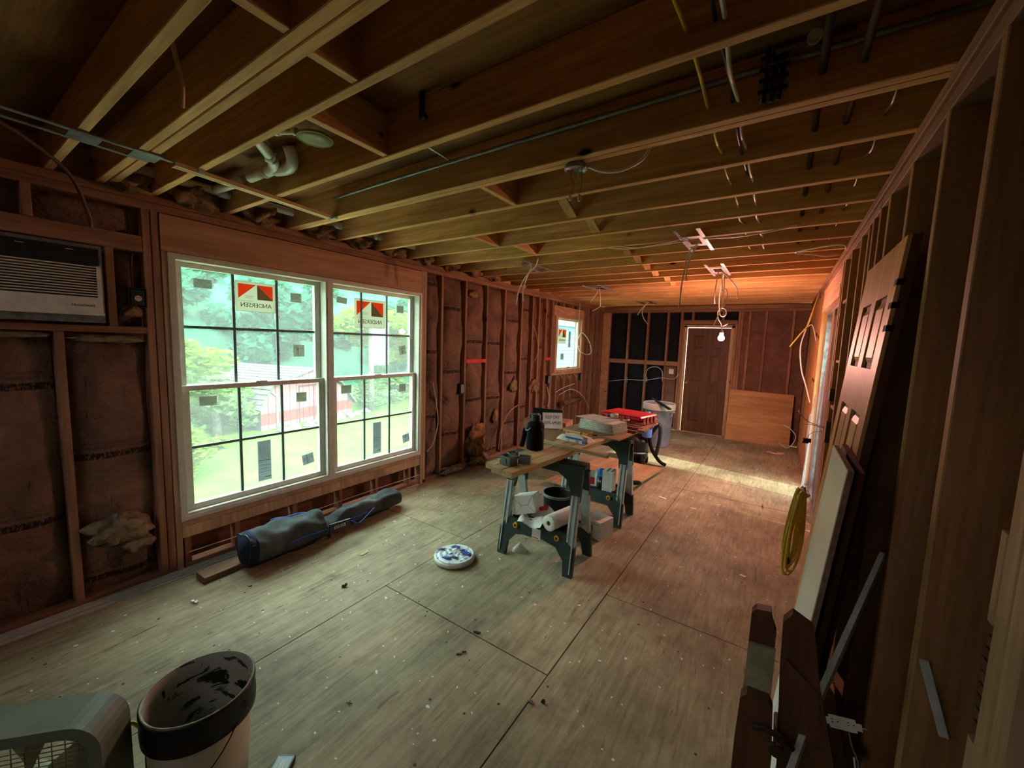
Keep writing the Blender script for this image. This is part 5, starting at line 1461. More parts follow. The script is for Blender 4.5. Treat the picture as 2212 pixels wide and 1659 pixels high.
# black insulated bottle
b = thing('insulated_bottle', 'large black insulated bottle with a carabiner on the boards', 'bottle', (-1.522, 2.625, ZS))
MB().lathe([(0.0001, 0), (0.062, 0.0), (0.067, 0.006), (0.067, 0.185), (0.060, 0.205), (0.040, 0.218), (0.036, 0.222), (0.0001, 0.222)], n=30).build('body', 'blackm', b)
MB().lathe([(0.037, 0.215), (0.037, 0.262), (0.033, 0.268), (0.0001, 0.268)], n=24).build('neck_cap', 'black', b)
MB().obox((-0.012, 0, 0.268), (0.036, 0, 0.006), (0, 0.016, 0), (-0.001, 0, 0.008)).tube([(-0.045, 0, 0.24), (-0.055, 0, 0.255), (-0.045, 0, 0.272)], 0.008, 6).build('spout_lid', 'greybox', b)
for sx in (-1, 1):
    MB().tube([(sx * 0.064 + 0.012 * math.cos(a * 0.7), -0.03 + 0.003 * a, 0.155 + 0.018 * math.sin(a * 0.7)) for a in range(10)], 0.0025, 6).build('metal_ring', 'galv', b)
MB().tube(smooth_path([(-0.064, -0.04, 0.165), (-0.05, -0.062, 0.150), (-0.02, -0.070, 0.160), (-0.005, -0.069, 0.175)]), 0.003, 6).build('carabiner', 'galv', b)
MB().tube([(-0.085, -0.01, 0.15), (-0.10, -0.01, 0.06), (-0.115, -0.01, 0.005)], 0.020, 8, flat=0.6).build('strap_pad', 'blackm', b)

# grey electrical boxes on the boards
def ebox(label, loc, rz, s=1.0):
    t = thing('plastic_gang_box', label, 'junction box', loc, rz)
    w, d, h, k = 0.05 * s, 0.034 * s, 0.062 * s, 0.003
    MB().box((-w, -d, 0), (w, d, k)).box((-w, -d, 0), (-w + k, d, h)).box((w - k, -d, 0), (w, d, h)).box((-w, -d, 0), (w, -d + k, h)).box((-w, d - k, 0), (w, d, h)).build('box_shell', 'greybox', t)
    for q in (-0.7, -0.25, 0.2, 0.65):
        MB().box((q * w - 0.004, -d - 0.003, 0.0), (q * w + 0.004, -d, h * 0.32)).build('rib', 'greybox', t)
    MB().box((-0.016, -d - 0.006, 0.018), (0.016, -d, 0.046)).build('nail_boss', 'greybox', t)
    MB().cyl((-0.055 * s, -d - 0.010, 0.036), (0.01, -d - 0.010, 0.036), 0.0022, 6).build('nail', 'galv', t)
    return t
ebox('open grey plastic gang box nearest on the board ends', (-1.455, 2.165, ZS), R(-12))
ebox('second grey plastic gang box just behind the nearest one', (-1.385, 2.262, ZS), R(20), 0.82)
ebox('small grey box standing left behind the other gang boxes', (-1.52, 2.31, ZS), R(60), 0.7)

# white shim package with a yellow pencil level on it
t = thing('shim_package', 'white plastic package printed in blue under the yellow level', 'package', (-1.40, 3.10, ZS), R(-6))
def pk(u, v):
    x = -0.15 + 0.30 * u; y = -0.07 + 0.14 * v
    return (x, y, 0.004 + 0.045 * (1 - (2*u - 1) ** 6) * (1 - (2*v - 1) ** 10) * (1 + 0.12 * math.sin(9 * u + 5 * v)))
MB().grid(pk, 18, 10).box((-0.15, -0.07, 0), (0.15, 0.07, 0.004)).build('wrapper', 'paper', t)
def wrapline(u0, u1, w0, w1):
    return lambda u, w, th: (u, -0.071 - th + w * 0.25, 0.006 + w)
MB().prism([(-0.06, 0.018), (0.10, 0.018), (0.10, 0.032), (-0.06, 0.032)], wrapline(0, 0, 0, 0), 0, 0.002).build('blue_band', 'bluepaint', t, 'blue printed band')
text('250', 'lettering', 0.020, (0.055, -0.0735, 0.011), 'ink', t, (1, 0, 0), (0, 0.25, 1))
text('14/9', 'lettering', 0.016, (-0.03, -0.0735, 0.011), 'ink', t, (1, 0, 0), (0, 0.25, 1))
MB().box((0.105, -0.076, 0.004), (0.14, -0.070, 0.022)).build('blue_patch', 'bluecan', t)
t = thing('torpedo_level', 'slim yellow level lying on the white package', 'level', (-1.42, 3.12, ZS + 0.056), R(-6))
MB().lumber((-0.13, -0.009, 0), (0.13, 0.009, 0.014), 'X').build('level_body', 'yellow', t)
MB().box((-0.132, -0.010, -0.001), (-0.115, 0.010, 0.015)).box((0.06, -0.010, -0.001), (0.072, 0.010, 0.015)).build('end_cap', 'black', t)
t = thing('utility_knife', 'small yellow-handled cutter upright beside the level', 'knife', (-1.27, 3.12, ZS + 0.054), R(20))
MB().box((-0.012, -0.012, 0), (0.012, 0.012, 0.03)).cyl((0, 0, 0.03), (0, 0, 0.035), 0.01).build('handle', 'yellow', t)
MB().box((0.012, -0.006, 0.005), (0.05, 0.006, 0.014)).build('blade_sleeve', 'black', t)

# folded cloths with a sheet of paper and glass jar on top
t = thing('folded_cloth_stack', 'stack of folded pale drop cloths on the sawhorse boards', 'cloth', (-1.36, 3.62, ZP), R(-14))
zz = 0.0
for k in range(6):
    th = 0.014 + 0.003 * (k % 2)
    w, d = 0.20 - 0.004 * k, 0.115 + 0.006 * (k % 2)
    m = MB()
    m.tube([(-w, -d + th/2, zz + th/2), (w, -d + th/2, zz + th/2)], th / 2, 8)
    m.box((-w, -d + th/2, zz + 0.001), (w, d, zz + th - 0.001))
    m.tube([(-w + th/2, -d, zz + th/2), (-w + th/2, d, zz + th/2)], th / 2, 8)
    m.build('folded_layer', 'cloth', t)
    zz += th
t2 = thing('paper_sheet', 'grey-white sheet lying on top of the folded cloths', 'paper', (-1.42, 3.68, ZP + zz), R(-20))
MB().box((-0.20, -0.13, 0), (0.16, 0.13, 0.003)).build('sheet', 'papergrey', t2)
t2 = thing('white_roll', 'short white roll lying on the sheet before the red case', 'roll', (-1.315, 3.80, ZP + zz + 0.003 + 0.022), R(30))
MB().cyl((-0.035, 0, 0), (0.035, 0, 0), 0.022, 18).build('roll_body', 'paper', t2)
MB().cyl((0.030, 0, 0), (0.0362, 0, 0), 0.010, 12).build('core', 'cardboard', t2)
t2 = thing('screwdriver', 'thin dark tool lying by the white roll', 'tool', (-1.22, 3.76, ZP + zz - 0.01), R(25))
MB().cyl((-0.08, 0, 0.012), (0.0, 0, 0.008), 0.003).build('shaft', 'steel_dark', t2)
MB().cyl((0.0, 0, 0.010), (0.07, 0, 0.010), 0.009).build('handle', 'offwhite', t2)
t = thing('wood_scrap_pile', 'loose brown wood scraps beside the folded cloths', 'wood scraps', (-1.14, 3.85, ZP))
for k in range(6):
    rr = random.Random(k)
    a = rr.uniform(-0.5, 0.5)
    MB().bar((-0.06 - 0.1 * rr.random(), -0.16 + 0.05 * k, 0.006 + 0.007 * k), (0.05 + 0.05 * rr.random(), -0.17 + 0.05 * k + a * 0.1, 0.008 + 0.007 * k), 0.03, 0.010).build('scrap', 'studX', t)

rc = thing('red_tool_case', 'flat red plastic tool case behind the folded cloths', 'tool case', (-1.30, 4.20, ZP + 0.012), R(-12))
def roundbox(m, x0, x1, y0, y1, z0, z1, r, k=0.006):
    pts = []
    for cx_, cy_, a0 in ((x1 - r, y1 - r, 0), (x0 + r, y1 - r, 90), (x0 + r, y0 + r, 180), (x1 - r, y0 + r, 270)):
        for i in range(5):
            a = R(a0 + i * 22.5); pts.append((cx_ + r * math.cos(a), cy_ + r * math.sin(a)))
    n = len(pts); cx_, cy_ = (x0 + x1) / 2, (y0 + y1) / 2
    sh = lambda p, d: (p[0] - d * (1 if p[0] > cx_ else -1), p[1] - d * (1 if p[1] > cy_ else -1))
    vs = [(*sh(p, k), z0) for p in pts] + [(*p, z0 + k) for p in pts] + [(*p, z1 - k) for p in pts] + [(*sh(p, k), z1) for p in pts]
    fs = [tuple(range(n))[::-1], tuple(range(3*n, 4*n))]
    for L in range(3):
        fs += [(L*n + i, L*n + (i+1) % n, (L+1)*n + (i+1) % n, (L+1)*n + i) for i in range(n)]
    return m.add(vs, fs)
roundbox(MB(), -0.24, 0.24, -0.19, 0.19, 0.0, 0.045, 0.03).build('case_base', 'red', rc)
roundbox(MB(), -0.238, 0.238, -0.188, 0.188, 0.047, 0.092, 0.03, 0.012).build('case_lid', 'red', rc)
for k in range(5):
    MB().box((-0.16 + 0.065 * k, -0.196, 0.012), (-0.13 + 0.065 * k, -0.186, 0.08)).build('rib', 'red', rc)
for k in range(4):
    MB().box((0.236, -0.14 + 0.075 * k, 0.012), (0.248, -0.105 + 0.075 * k, 0.08)).build('rib', 'red', rc)
MB().box((-0.03, -0.199, 0.03), (0.05, -0.19, 0.065)).build('latch', 'red', rc)
MB().obox((-0.02, 0.0, 0.0925), (0.12, 0, 0), (0, 0.08, 0), (0, 0, 0.0012)).build('lid_panel', 'red', rc)

# under the near sawhorse: box, roll, bags
SH = 0.276
t = thing('white_box', 'white folded-end box tilted on the near sawhorse shelf', 'box', (-1.545, 2.61, SH + 0.040), rot=(R(-6), R(-16), R(12)))
MB().box((-0.085, -0.075, 0), (0.085, 0.075, 0.135)).build('carton', 'paper', t)
fd = MB()
for (a, b) in (((-0.085, 0.0), (-0.02, 0.065)), ((-0.085, 0.135), (-0.02, 0.065)), ((-0.02, 0.065), (0.03, 0.065)), ((0.085, 0.0), (0.03, 0.065)), ((0.085, 0.135), (0.03, 0.065))):
    fd.bar((a[0], -0.0755, a[1]), (b[0], -0.0755, b[1]), 0.0015, 0.0015)
fd.build('folded_seams', 'inkgrey', t)
t = thing('paper_roll', 'roll of white paper towel end-on on the near shelf', 'paper roll', (-1.295, 2.475, SH + 0.062), R(-12))
MB().lathe([(0.018, 0.0), (0.056, 0.0), (0.058, 0.002), (0.058, 0.268), (0.056, 0.27), (0.018, 0.27), (0.018, 0.0)], n=30).build('roll_body', 'paper', t)
t.rotation_euler = (R(-90), 0, R(-12))
MB().lathe([(0.0185, 0.001), (0.0185, 0.269), (0.0165, 0.269), (0.0165, 0.001), (0.0185, 0.001)], n=20).build('core_tube', 'cardboard', t)
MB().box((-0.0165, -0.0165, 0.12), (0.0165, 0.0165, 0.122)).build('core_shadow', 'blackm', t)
t = thing('crumpled_paper', 'loose white paper hanging over the near shelf edge', 'paper', (-1.45, 2.51, SH + 0.002))
MB().grid(lambda u, v: (-0.10 + 0.20 * u, -0.06 + 0.13 * v - 0.01 * math.sin(6 * u), 0.028 + 0.016 * math.sin(7 * u + 3 * v) - 0.05 * max(0, 0.35 - v) + 0.002 * math.sin(31 * u)), 16, 12).build('sheet', 'paper', t)
t = thing('snack_bag', 'red and white foil bag between the white box and roll', 'bag', (-1.44, 2.66, SH))
MB().grid(lambda u, v: (-0.11 + 0.22 * u, -0.06 + 0.12 * v, 0.006 + 0.07 * (1 - (2*u - 1) ** 4) * (1 - (2*v - 1) ** 2) * (1 + 0.2 * math.sin(8 * u + 4 * v)) + 0.02 * u), 16, 10).build('foil', 'paper', t)
MB().grid(lambda u, v: (-0.06 + 0.11 * u, -0.03 + 0.06 * v, 0.012 + 0.07 * (1 - (2*(0.25 + u * 0.5) - 1) ** 4) * (1 - (2*(0.25 + v * 0.5) - 1) ** 2) * (1 + 0.2 * math.sin(8 * (0.25 + u * 0.5) + 4 * (0.25 + 0.5 * v))) + 0.02 * (0.25 + 0.5 * u)), 10, 8).build('red_print', 'red', t, 'dark red printed area')
t = thing('label_card', 'small clear packet with red edge hanging on the near brace', 'packet', (-1.37, 2.435, 0.215))
MB().box((-0.035, -0.003, 0.0), (0.035, 0.0, 0.075)).build('packet', 'bag_clear', t)
MB().box((-0.036, -0.005, 0.0), (0.036, -0.003, 0.018)).build('red_edge', 'paper', t)
MB().box((-0.03, -0.0056, 0.005), (0.02, -0.005, 0.013)).build('red_print', 'red', t)
t = thing('electrical_clip', 'pale card lying behind the near sawhorse right leg', 'card', (-1.18, 2.72, 0.276), R(0))
MB().box((-0.035, -0.03, 0), (0.05, 0.03, 0.004)).build('card', 'papergrey', t)

bk = thing('black_pail', 'black tar-smeared pail standing behind the near sawhorse', 'bucket', (-1.50, 3.03, 0.0))
MB().lathe([(0.0001, 0.0), (0.115, 0.0), (0.130, 0.33), (0.140, 0.34), (0.140, 0.355), (0.132, 0.355), (0.128, 0.33), (0.112, 0.06), (0.0001, 0.06)], n=30).build('pail_body', 'bucket_rim', bk)
MB().lathe([(0.141, 0.335), (0.145, 0.345), (0.141, 0.357), (0.130, 0.357)], n=30).build('pail_rim', 'greybox', bk)
t = thing('small_pouch', 'small white plastic pouch on the floor by the sawhorse foot', 'pouch', (-1.585, 2.56, 0.0), R(25))
MB().grid(lambda u, v: (-0.055 + 0.11 * u, -0.04 + 0.08 * v, 0.002 + 0.065 * (1 - abs(2*u - 1) ** 1.3) * (1 - abs(2*v - 1) ** 1.5) + 0.004 * math.sin(21 * u + 17 * v)), 14, 12).build('pouch', 'bag_clear', t)
t = thing('carton', 'white carton printed with a barcode between the sawhorses', 'box', (-1.20, 3.17, 0.0), R(-14))
MB().box((-0.085, -0.06, 0), (0.085, 0.13, 0.155)).build('carton_body', 'paper', t)
bc = MB()
xx = -0.06
rr = random.Random(5)
while xx < 0.01:
    w = rr.choice((0.0016, 0.003, 0.0045)); bc.box((xx, -0.0606, 0.05), (xx + w, -0.06, 0.115)); xx += w + rr.choice((0.002, 0.0035))
bc.box((-0.065, -0.0606, 0.128), (0.07, -0.06, 0.132)).box((-0.062, -0.0606, 0.036), (0.012, -0.06, 0.041))
bc.build('barcode', 'ink', t)
t = thing('paper_plate', 'pale flattened disc half hidden behind the barcode carton', 'plate', (-1.33, 3.10, 0.0))
MB().lathe([(0.0001, 0.004), (0.10, 0.004), (0.125, 0.016), (0.127, 0.014), (0.10, 0.0), (0.0001, 0.0)], n=28).build('plate', 'papergrey', t)

# on the far sawhorse shelf
t = thing('spray_can', 'blue and black spray can on the far sawhorse shelf', 'can', (-1.335, 3.57, SH))
MB().lathe([(0.0001, 0), (0.031, 0), (0.033, 0.004), (0.033, 0.12), (0.0001, 0.12)], n=20).build('can_body', 'black', t)
MB().lathe([(0.034, 0.12), (0.034, 0.178), (0.030, 0.188), (0.0001, 0.19)], n=20).build('cap', 'bluecan', t, 'blue cap')
text('DPI', 'lettering', 0.026, (0.0, -0.0345, 0.075), 'paper', t, (1, 0, 0), (0, 0, 1))
t = thing('tile_stack', 'upright stack of white tiles on the far sawhorse shelf', 'tiles', (-1.245, 3.55, SH))
for k in range(7):
    MB().box((-0.045 + 0.0135 * k, -0.05, 0.002), (-0.034 + 0.0135 * k, 0.06, 0.20 + 0.004 * (k % 3))).build('tile', 'paper', t)
t = thing('foil_packet', 'red and white packet left of the blue spray can', 'packet', (-1.43, 3.57, SH), R(15))
MB().grid(lambda u, v: (-0.055 + 0.11 * u, 0.03 * math.sin(3.14 * v) * (1 - (2*u - 1) ** 4), 0.005 + 0.15 * v), 10, 10).build('foil', 'paper', t)
MB().grid(lambda u, v: (-0.04 + 0.08 * u, -0.032 + 0.004 * math.sin(5 * u), 0.03 + 0.07 * v), 6, 6).build('red_print', 'red', t)

# lumber and loose plywood on the floor behind
t = thing('plywood_sheet', 'tan plywood sheet lying on blocks behind the sawhorses', 'plywood', (-1.66, 4.66, 0.0), R(-6))
MB().box((-0.42, -0.72, 0.045), (0.42, 0.72, 0.062)).build('board', 'plyfloor', t)
MB().box((-0.38, -0.60, 0.0), (0.38, -0.52, 0.045)).box((-0.38, 0.5, 0.0), (0.38, 0.58, 0.045)).build('support_block', 'studX', t)
t = thing('glove', 'dark crumpled glove on the tan plywood sheet', 'glove', (-1.30, 4.55, 0.062))
m = MB()
for k in range(5):
    m.tube([(0, 0, 0.012), (0.05 * math.cos(k * 0.5 - 1.2), 0.05 * math.sin(k * 0.5 - 1.2), 0.014), (0.085 * math.cos(k * 0.5 - 1.1), 0.085 * math.sin(k * 0.5 - 1.1), 0.008)], 0.011, 6, taper=[1.4, 1, 0.7])
m.sphere((-0.01, 0, 0.013), 0.03, 10, 6, sz=0.45).build('glove_body', 'blackm', t)

# tall carton with a paper sign behind the bottle
t = thing('tall_carton', 'brown carton behind the boards carrying a pink paper sign', 'box', (-2.33, 4.35, 0.0), R(8))
MB().box((-0.28, -0.14, 0), (0.26, 0.14, 0.70)).build('carton_body', 'cardboard', t)
MB().box((-0.18, -0.10, 0.70), (0.20, -0.09, 0.84)).build('dark_panel', 'blackm', t)
t = thing('paper_sign', 'pink paper reading KEEP DRY UNTIL APPLIED behind the bottle', 'sign', (-2.195, 4.19, 0.625), rot=(R(-4), R(-6), R(2)))
MB().box((-0.13, -0.001, 0.0), (0.13, 0.001, 0.19)).build('sheet', 'pinkpaper', t)
text('KEEP DRY', 'lettering', 0.052, (0.0, -0.0025, 0.135), 'ink', t, (1, 0, 0), (0, 0, 1), sx=0.85)
text('UNTIL APPLIED', 'lettering', 0.052, (0.0, -0.0025, 0.065), 'ink', t, (1, 0, 0), (0, 0, 1), sx=0.66)
# wet vac with a blue jug
v = thing('shop_vacuum', 'black wet vacuum with thick hose before the grey bin', 'vacuum', (-1.62, 5.62, 0.0))
MB().lathe([(0.0001, 0.07), (0.17, 0.07), (0.18, 0.10), (0.18, 0.30), (0.19, 0.31), (0.19, 0.34), (0.15, 0.40), (0.0001, 0.42)], n=28).build('tank', 'black', v)
MB().lathe([(0.182, 0.155), (0.188, 0.16), (0.188, 0.175), (0.182, 0.18)], n=28).build('tank_band', 'galvdull', v)
for a in (0.4, 2.0, 3.6, 5.2):
    c = (0.17 * math.cos(a), 0.17 * math.sin(a), 0.035)
    MB().cyl((c[0] - 0.012, c[1], 0.035), (c[0] + 0.012, c[1], 0.035), 0.035, 16).box((c[0] - 0.016, c[1] - 0.016, 0.035), (c[0] + 0.016, c[1] + 0.016, 0.09)).build('caster', 'blackm', v)
MB().cyl((0.13, -0.15, 0.075), (0.17, -0.15, 0.075), 0.075, 22).build('big_wheel', 'blackm', v)
MB().tube(smooth_path([(0.10, 0.0, 0.38), (0.17, -0.05, 0.62), (0.20, -0.08, 0.45), (0.24, -0.05, 0.25), (0.34, 0.0, 0.08), (0.42, 0.04, 0.025)]), 0.024, 10).build('hose', 'blackm', v)
MB().tube(smooth_path([(0.16, 0.05, 0.35), (0.30, 0.02, 0.58), (0.33, 0.0, 0.40), (0.30, -0.02, 0.16)]), 0.026, 8).build('wand', 'black', v)
j = thing('blue_jug', 'pale blue plastic jug standing on the black vacuum', 'jug', (-1.44, 5.52, 0.405))
MB().lathe([(0.0001, 0.0), (0.058, 0.0), (0.065, 0.012), (0.066, 0.20), (0.056, 0.27), (0.034, 0.315), (0.030, 0.33), (0.0001, 0.33)], n=24).build('jug_body', 'blue', j)
MB().lathe([(0.032, 0.322), (0.032, 0.352), (0.0001, 0.355)], n=16).build('cap', 'bluecan', j)
MB().tube(smooth_path([(0.05, -0.03, 0.26), (0.085, -0.05, 0.23), (0.085, -0.05, 0.16), (0.06, -0.035, 0.13)]), 0.010, 8).build('handle', 'blue', j)

bn = thing('garbage_bin', 'grey round garbage bin with clear liner before felt wall', 'bin', (-1.62, 6.85, 0.0))
MB().lathe([(0.0001, 0.0), (0.185, 0.0), (0.195, 0.02), (0.232, 0.66), (0.245, 0.665), (0.252, 0.70), (0.246, 0.71), (0.234, 0.705), (0.222, 0.64), (0.18, 0.05), (0.0001, 0.05)], n=40).build('bin_body', 'trash', bn)
for a in (-0.35, 2.79):
    MB().obox((0.245 * math.cos(a), 0.245 * math.sin(a), 0.60), (0.022 * math.cos(a), 0.022 * math.sin(a), 0), (-0.05 * math.sin(a), 0.05 * math.cos(a), 0), (0, 0, 0.012)).obox((0.225 * math.cos(a), 0.225 * math.sin(a), 0.56), (0.022 * math.cos(a), 0.022 * math.sin(a), 0), (-0.02 * math.sin(a), 0.02 * math.cos(a), 0), (0, 0, 0.04)).build('handle', 'trash', bn)
MB().lathe([(0.256, 0.62), (0.258, 0.70), (0.25, 0.722), (0.238, 0.712), (0.225, 0.60)], n=40).build('liner', 'bag_clear', bn)
t = thing('black_tray', 'dark flat tool laid over the front of the bin rim', 'tool', (-1.50, 6.58, 0.715), rot=(0, R(18), R(-30)))
MB().box((-0.15, -0.03, 0.0), (0.15, 0.03, 0.02)).cyl((-0.15, 0, 0.01), (-0.25, 0, 0.01), 0.012).build('tool_body', 'black', t)

# plywood offcut leaning on the back wall
def lean(name, label, cat, x0, x1, y0, h, dy, mat_, th=0.012, group=None):
    t = thing(name, label, cat, ((x0 + x1) / 2, y0, 0.0), rot=(-math.atan2(dy, h), 0, 0))
    return t
t = lean('plywood_sheet', 'orange plywood square leaning against the back wall', 'plywood', -0.75, 0.24, 8.22, 0.91, 0.14, 'plywood')
MB().prism([(-0.485, 0.0), (0.485, -0.0), (0.49, 0.905), (-0.49, 0.925)], lambda u, w, th: (u, th, w), 0, 0.012).build('board', 'plywood', t)
run('electrical_cable', 'pale flexible cable curling by the right end of leaning plywood', 'cable', [(0.12, 8.1, 0.40), (0.22, 8.05, 0.36), (0.30, 8.0, 0.26), (0.28, 8.0, 0.14), (0.20, 7.95, 0.05), (0.08, 7.95, 0.12)], 0.006, 'cable_white')

# ================================================================== RIGHT SIDE: LEANING THINGS
dl = thing('leaning_door', 'tan pine panel door leaning on the right wall studs', 'door', (0.0, 0.0, 0.0))
dl.location = (0.16, 1.92, 0.0)
LX = (0.322 - 0.16) / 2.05
def dmap(u, t_, z):      # u along the wall from the near edge, t into the wall
    return (LX * z + t_, u, z * 0.997)
def panel_door2(parent):
    W, h = 0.78, 2.05
    def bx(m, u0, u1, z0, z1, t0, t1, mi=0):
        Pq = [dmap(u, t_, z) for u, t_, z in ((u0,t0,z0),(u1,t0,z0),(u1,t1,z0),(u0,t1,z0),(u0,t0,z1),(u1,t0,z1),(u1,t1,z1),(u0,t1,z1))]
        m.add(Pq, [(0,1,2,3),(7,6,5,4),(4,5,1,0),(5,6,2,1),(6,7,3,2),(7,4,0,3)], mi)
    s, mm = 0.115, 0.10
    rails = [(0, 0.24), (0.62, 0.74), (1.40, 1.58), (1.86, h)]
    m = MB(); bx(m, 0, W, 0, h, 0.012, 0.038); parent = m.build('door_slab', 'door_edge', parent)
    m = MB(); bx(m, 0, s, 0, h, 0, 0.012); bx(m, W - s, W, 0, h, 0, 0.012)
    m.build('stile', 'door_tan', parent)
    for z0, z1 in rails:
        m = MB(); bx(m, s, W - s, z0, z1, 0, 0.012); m.build('rail', 'door_tan', parent)
    for a, b_ in zip(rails[:-1], rails[1:]):
        m = MB(); bx(m, W/2 - mm/2, W/2 + mm/2, a[1], b_[0], 0, 0.012); m.build('mid_stile', 'door_tan', parent)
        for ua, ub in ((s, W/2 - mm/2), (W/2 + mm/2, W - s)):
            g, k = 0.022, 0.022
            a0, a1, z0, z1 = ua + g, ub - g, a[1] + g, b_[0] - g
            Pq = [dmap(*q) for q in ((a0,0.0119,z0),(a1,0.0119,z0),(a1,0.0119,z1),(a0,0.0119,z1),(a0+k,0.002,z0+k),(a1-k,0.002,z0+k),(a1-k,0.002,z1-k),(a0+k,0.002,z1-k))]
            MB().add(Pq, [(0,1,2,3),(7,6,5,4),(4,5,1,0),(5,6,2,1),(6,7,3,2),(7,4,0,3)]).build('raised_panel', 'door_tan', parent)
    for z in (1.88, 1.80, 1.72):
        m = MB(); bx(m, -0.001, 0.035 if z > 1.8 else 0.05, z, z + 0.022, -0.001, 0.02); m.build('hinge_notch', 'blackm', parent)
panel_door2(dl)
t = thing('brown_board', 'brown-edged board standing between white board and door', 'board', (0.128, 1.66, 0.0))
MB().prism([(0.0, 0.0), (0.44, 0.0), (0.44, 1.262), (0.0, 1.252)], lambda u, w, th: (0.0855 * w + th, u, w), 0.0, 0.018).build('board', 'door_edge', t)
t = thing('white_board', 'white-faced panel board leaning in front of the door', 'board', (0.091, 1.60, 0.0))
MB().prism([(0.0, 0.0), (0.42, 0.0), (0.42, 1.268), (0.0, 1.268)], lambda u, w, th: (0.0855 * w + th, u, w), 0.0, 0.003).build('face', 'whiteboard', t)
MB().prism([(0.0, 0.0), (0.42, 0.0), (0.42, 1.268), (0.0, 1.268)], lambda u, w, th: (0.0855 * w + th, u, w), 0.003, 0.018).build('core', 'boardedge', t)

# yellow extension cord coil
t = thing('extension_cord', 'coiled yellow extension cord hanging behind the white board', 'cord', (0.145, 2.26, 0.99))
for k in range(11):
    rr = random.Random(k + 3)
    ax_, bz, cxx, cyy = 0.014 + 0.040 * rr.random(), 0.150 + 0.070 * rr.random(), -0.014 + 0.016 * rr.uniform(-1, 1), 0.02 * rr.uniform(-1, 1)
    pts = []
    for i in range(25):
        a = i / 24 * 2 * math.pi
        sq = 0.55 + 0.45 * (1 - math.cos(a + math.pi / 2)) / 2
        pts.append((cxx + ax_ * math.cos(a) * (0.35 + 0.65 * (1 - math.sin(a)) / 2) - 0.010 * (1 - math.sin(a)), cyy + 0.055 * (1 - math.sin(a)) / 2 * math.cos(a) + 0.01 * k - 0.03, -bz + bz * math.sin(a)))
    MB().tube(pts, 0.0048, 6).build('cord_loop', 'cable_yellow', t)
MB().tube([(-0.045, 0.0, -0.26), (-0.045, 0.0, -0.33), (-0.03, 0, -0.37)], 0.010, 8).build('plug', 'oldwood', t)
MB().cyl((-0.006, 0.0, -0.01), (-0.006, 0.0, 0.02), 0.007).build('hook', 'galv', t)
MB().tube([(-0.02, -0.02, -0.015), (0.0, -0.03, -0.02), (0.015, 0.0, -0.015), (0, 0.02, -0.01)], 0.006, 6).build('tie', 'cable_yellow', t)

# old wooden trestle legs in the foreground
t = thing('old_trestle', 'old dark wooden folding trestle standing at the bottom right', 'trestle', (0.06, 1.20, 0.0))
MB().prism([(-0.072, 0.0), (-0.010, 0.0), (-0.010, 0.90), (-0.020, 0.925), (-0.026, 0.955), (-0.058, 0.950), (-0.068, 0.935)], lambda u, w, th: (u + 0.006 * 0, th, w), 0.0, 0.030).build('left_leg', 'oldwood', t)
MB().prism([(-0.068, 0.72), (-0.008, 0.72), (-0.008, 0.862), (-0.068, 0.855)], lambda u, w, th: (u, th, w), -0.012, 0.0).build('lit_block', 'oldpaint', t, 'block face coloured lighter where window light falls')  # window light on the left leg, put in as a paler block
MB().prism([(-0.080, 0.0), (0.012, 0.0), (0.006, 0.60), (-0.002, 0.72), (-0.012, 0.740), (-0.060, 0.738), (-0.074, 0.72), (-0.078, 0.6)], lambda u, w, th: (u, th, w), -0.045, -0.013).build('front_leg', 'oldwood', t)
MB().prism([(0.05, 0.0), (0.155, 0.0), (0.132, 0.62), (0.090, 0.80), (0.066, 0.945), (0.020, 0.968), (0.002, 0.940), (0.006, 0.80), (0.018, 0.60)], lambda u, w, th: (u, th, w), 0.0, 0.032).build('right_leg', 'oldwood', t)
MB().prism([(0.010, 0.80), (0.012, 0.66), (0.110, 0.64), (0.086, 0.79), (0.016, 0.845)], lambda u, w, th: (u, th, w), -0.006, 0.0).build('side_cleat', 'oldwood', t)
MB().cyl((0.012, -0.075, 0.652), (0.012, 0.04, 0.652), 0.007, 10).cyl((0.012, -0.085, 0.652), (0.012, -0.072, 0.652), 0.016, 14).build('pivot_bolt', 'steel_dark', t)
MB().tube([(-0.04, -0.055, 0.665), (-0.015, -0.062, 0.682), (0.02, -0.066, 0.678), (0.045, -0.062, 0.660)], 0.007, 8).build('iron_strap', 'steel_dark', t)
t = thing('wood_lath', 'grey wooden lath slanting down from studs to the trestle', 'wood strip', (0.215, 1.45, 0.0))
MB().bar((0.125, 0.33, 0.955), (-0.075, -0.21, 0.672), 0.014, 0.032, (0, 0, 1)).build('lath', 'papergrey', t)
MB().bar((-0.075, -0.21, 0.672), (-0.14, -0.42, 0.56), 0.014, 0.03).build('lath_end', 'papergrey', t)
t = thing('wood_shim', 'short grey stick leaning on the stud at lower right', 'wood strip', (0.40, 1.355, 0.0))
MB().bar((-0.038, 0.01, 0.87), (0.012, 0.0, 0.70), 0.010, 0.018).build('stick', 'papergrey', t)
t = thing('gap_blocker_board', 'dark panel board added in the gap behind the door to block bulb light', 'board', (0.215, 1.97, 0.0))  # extra board that keeps bulb light out of the gap
MB().prism([(0.0, 0.0), (0.72, 0.0), (0.72, 1.3), (0.0, 1.3)], lambda u, w, th: (0.079 * w + th, u, w), 0.0, 0.014).build('board', 'door_edge', t)

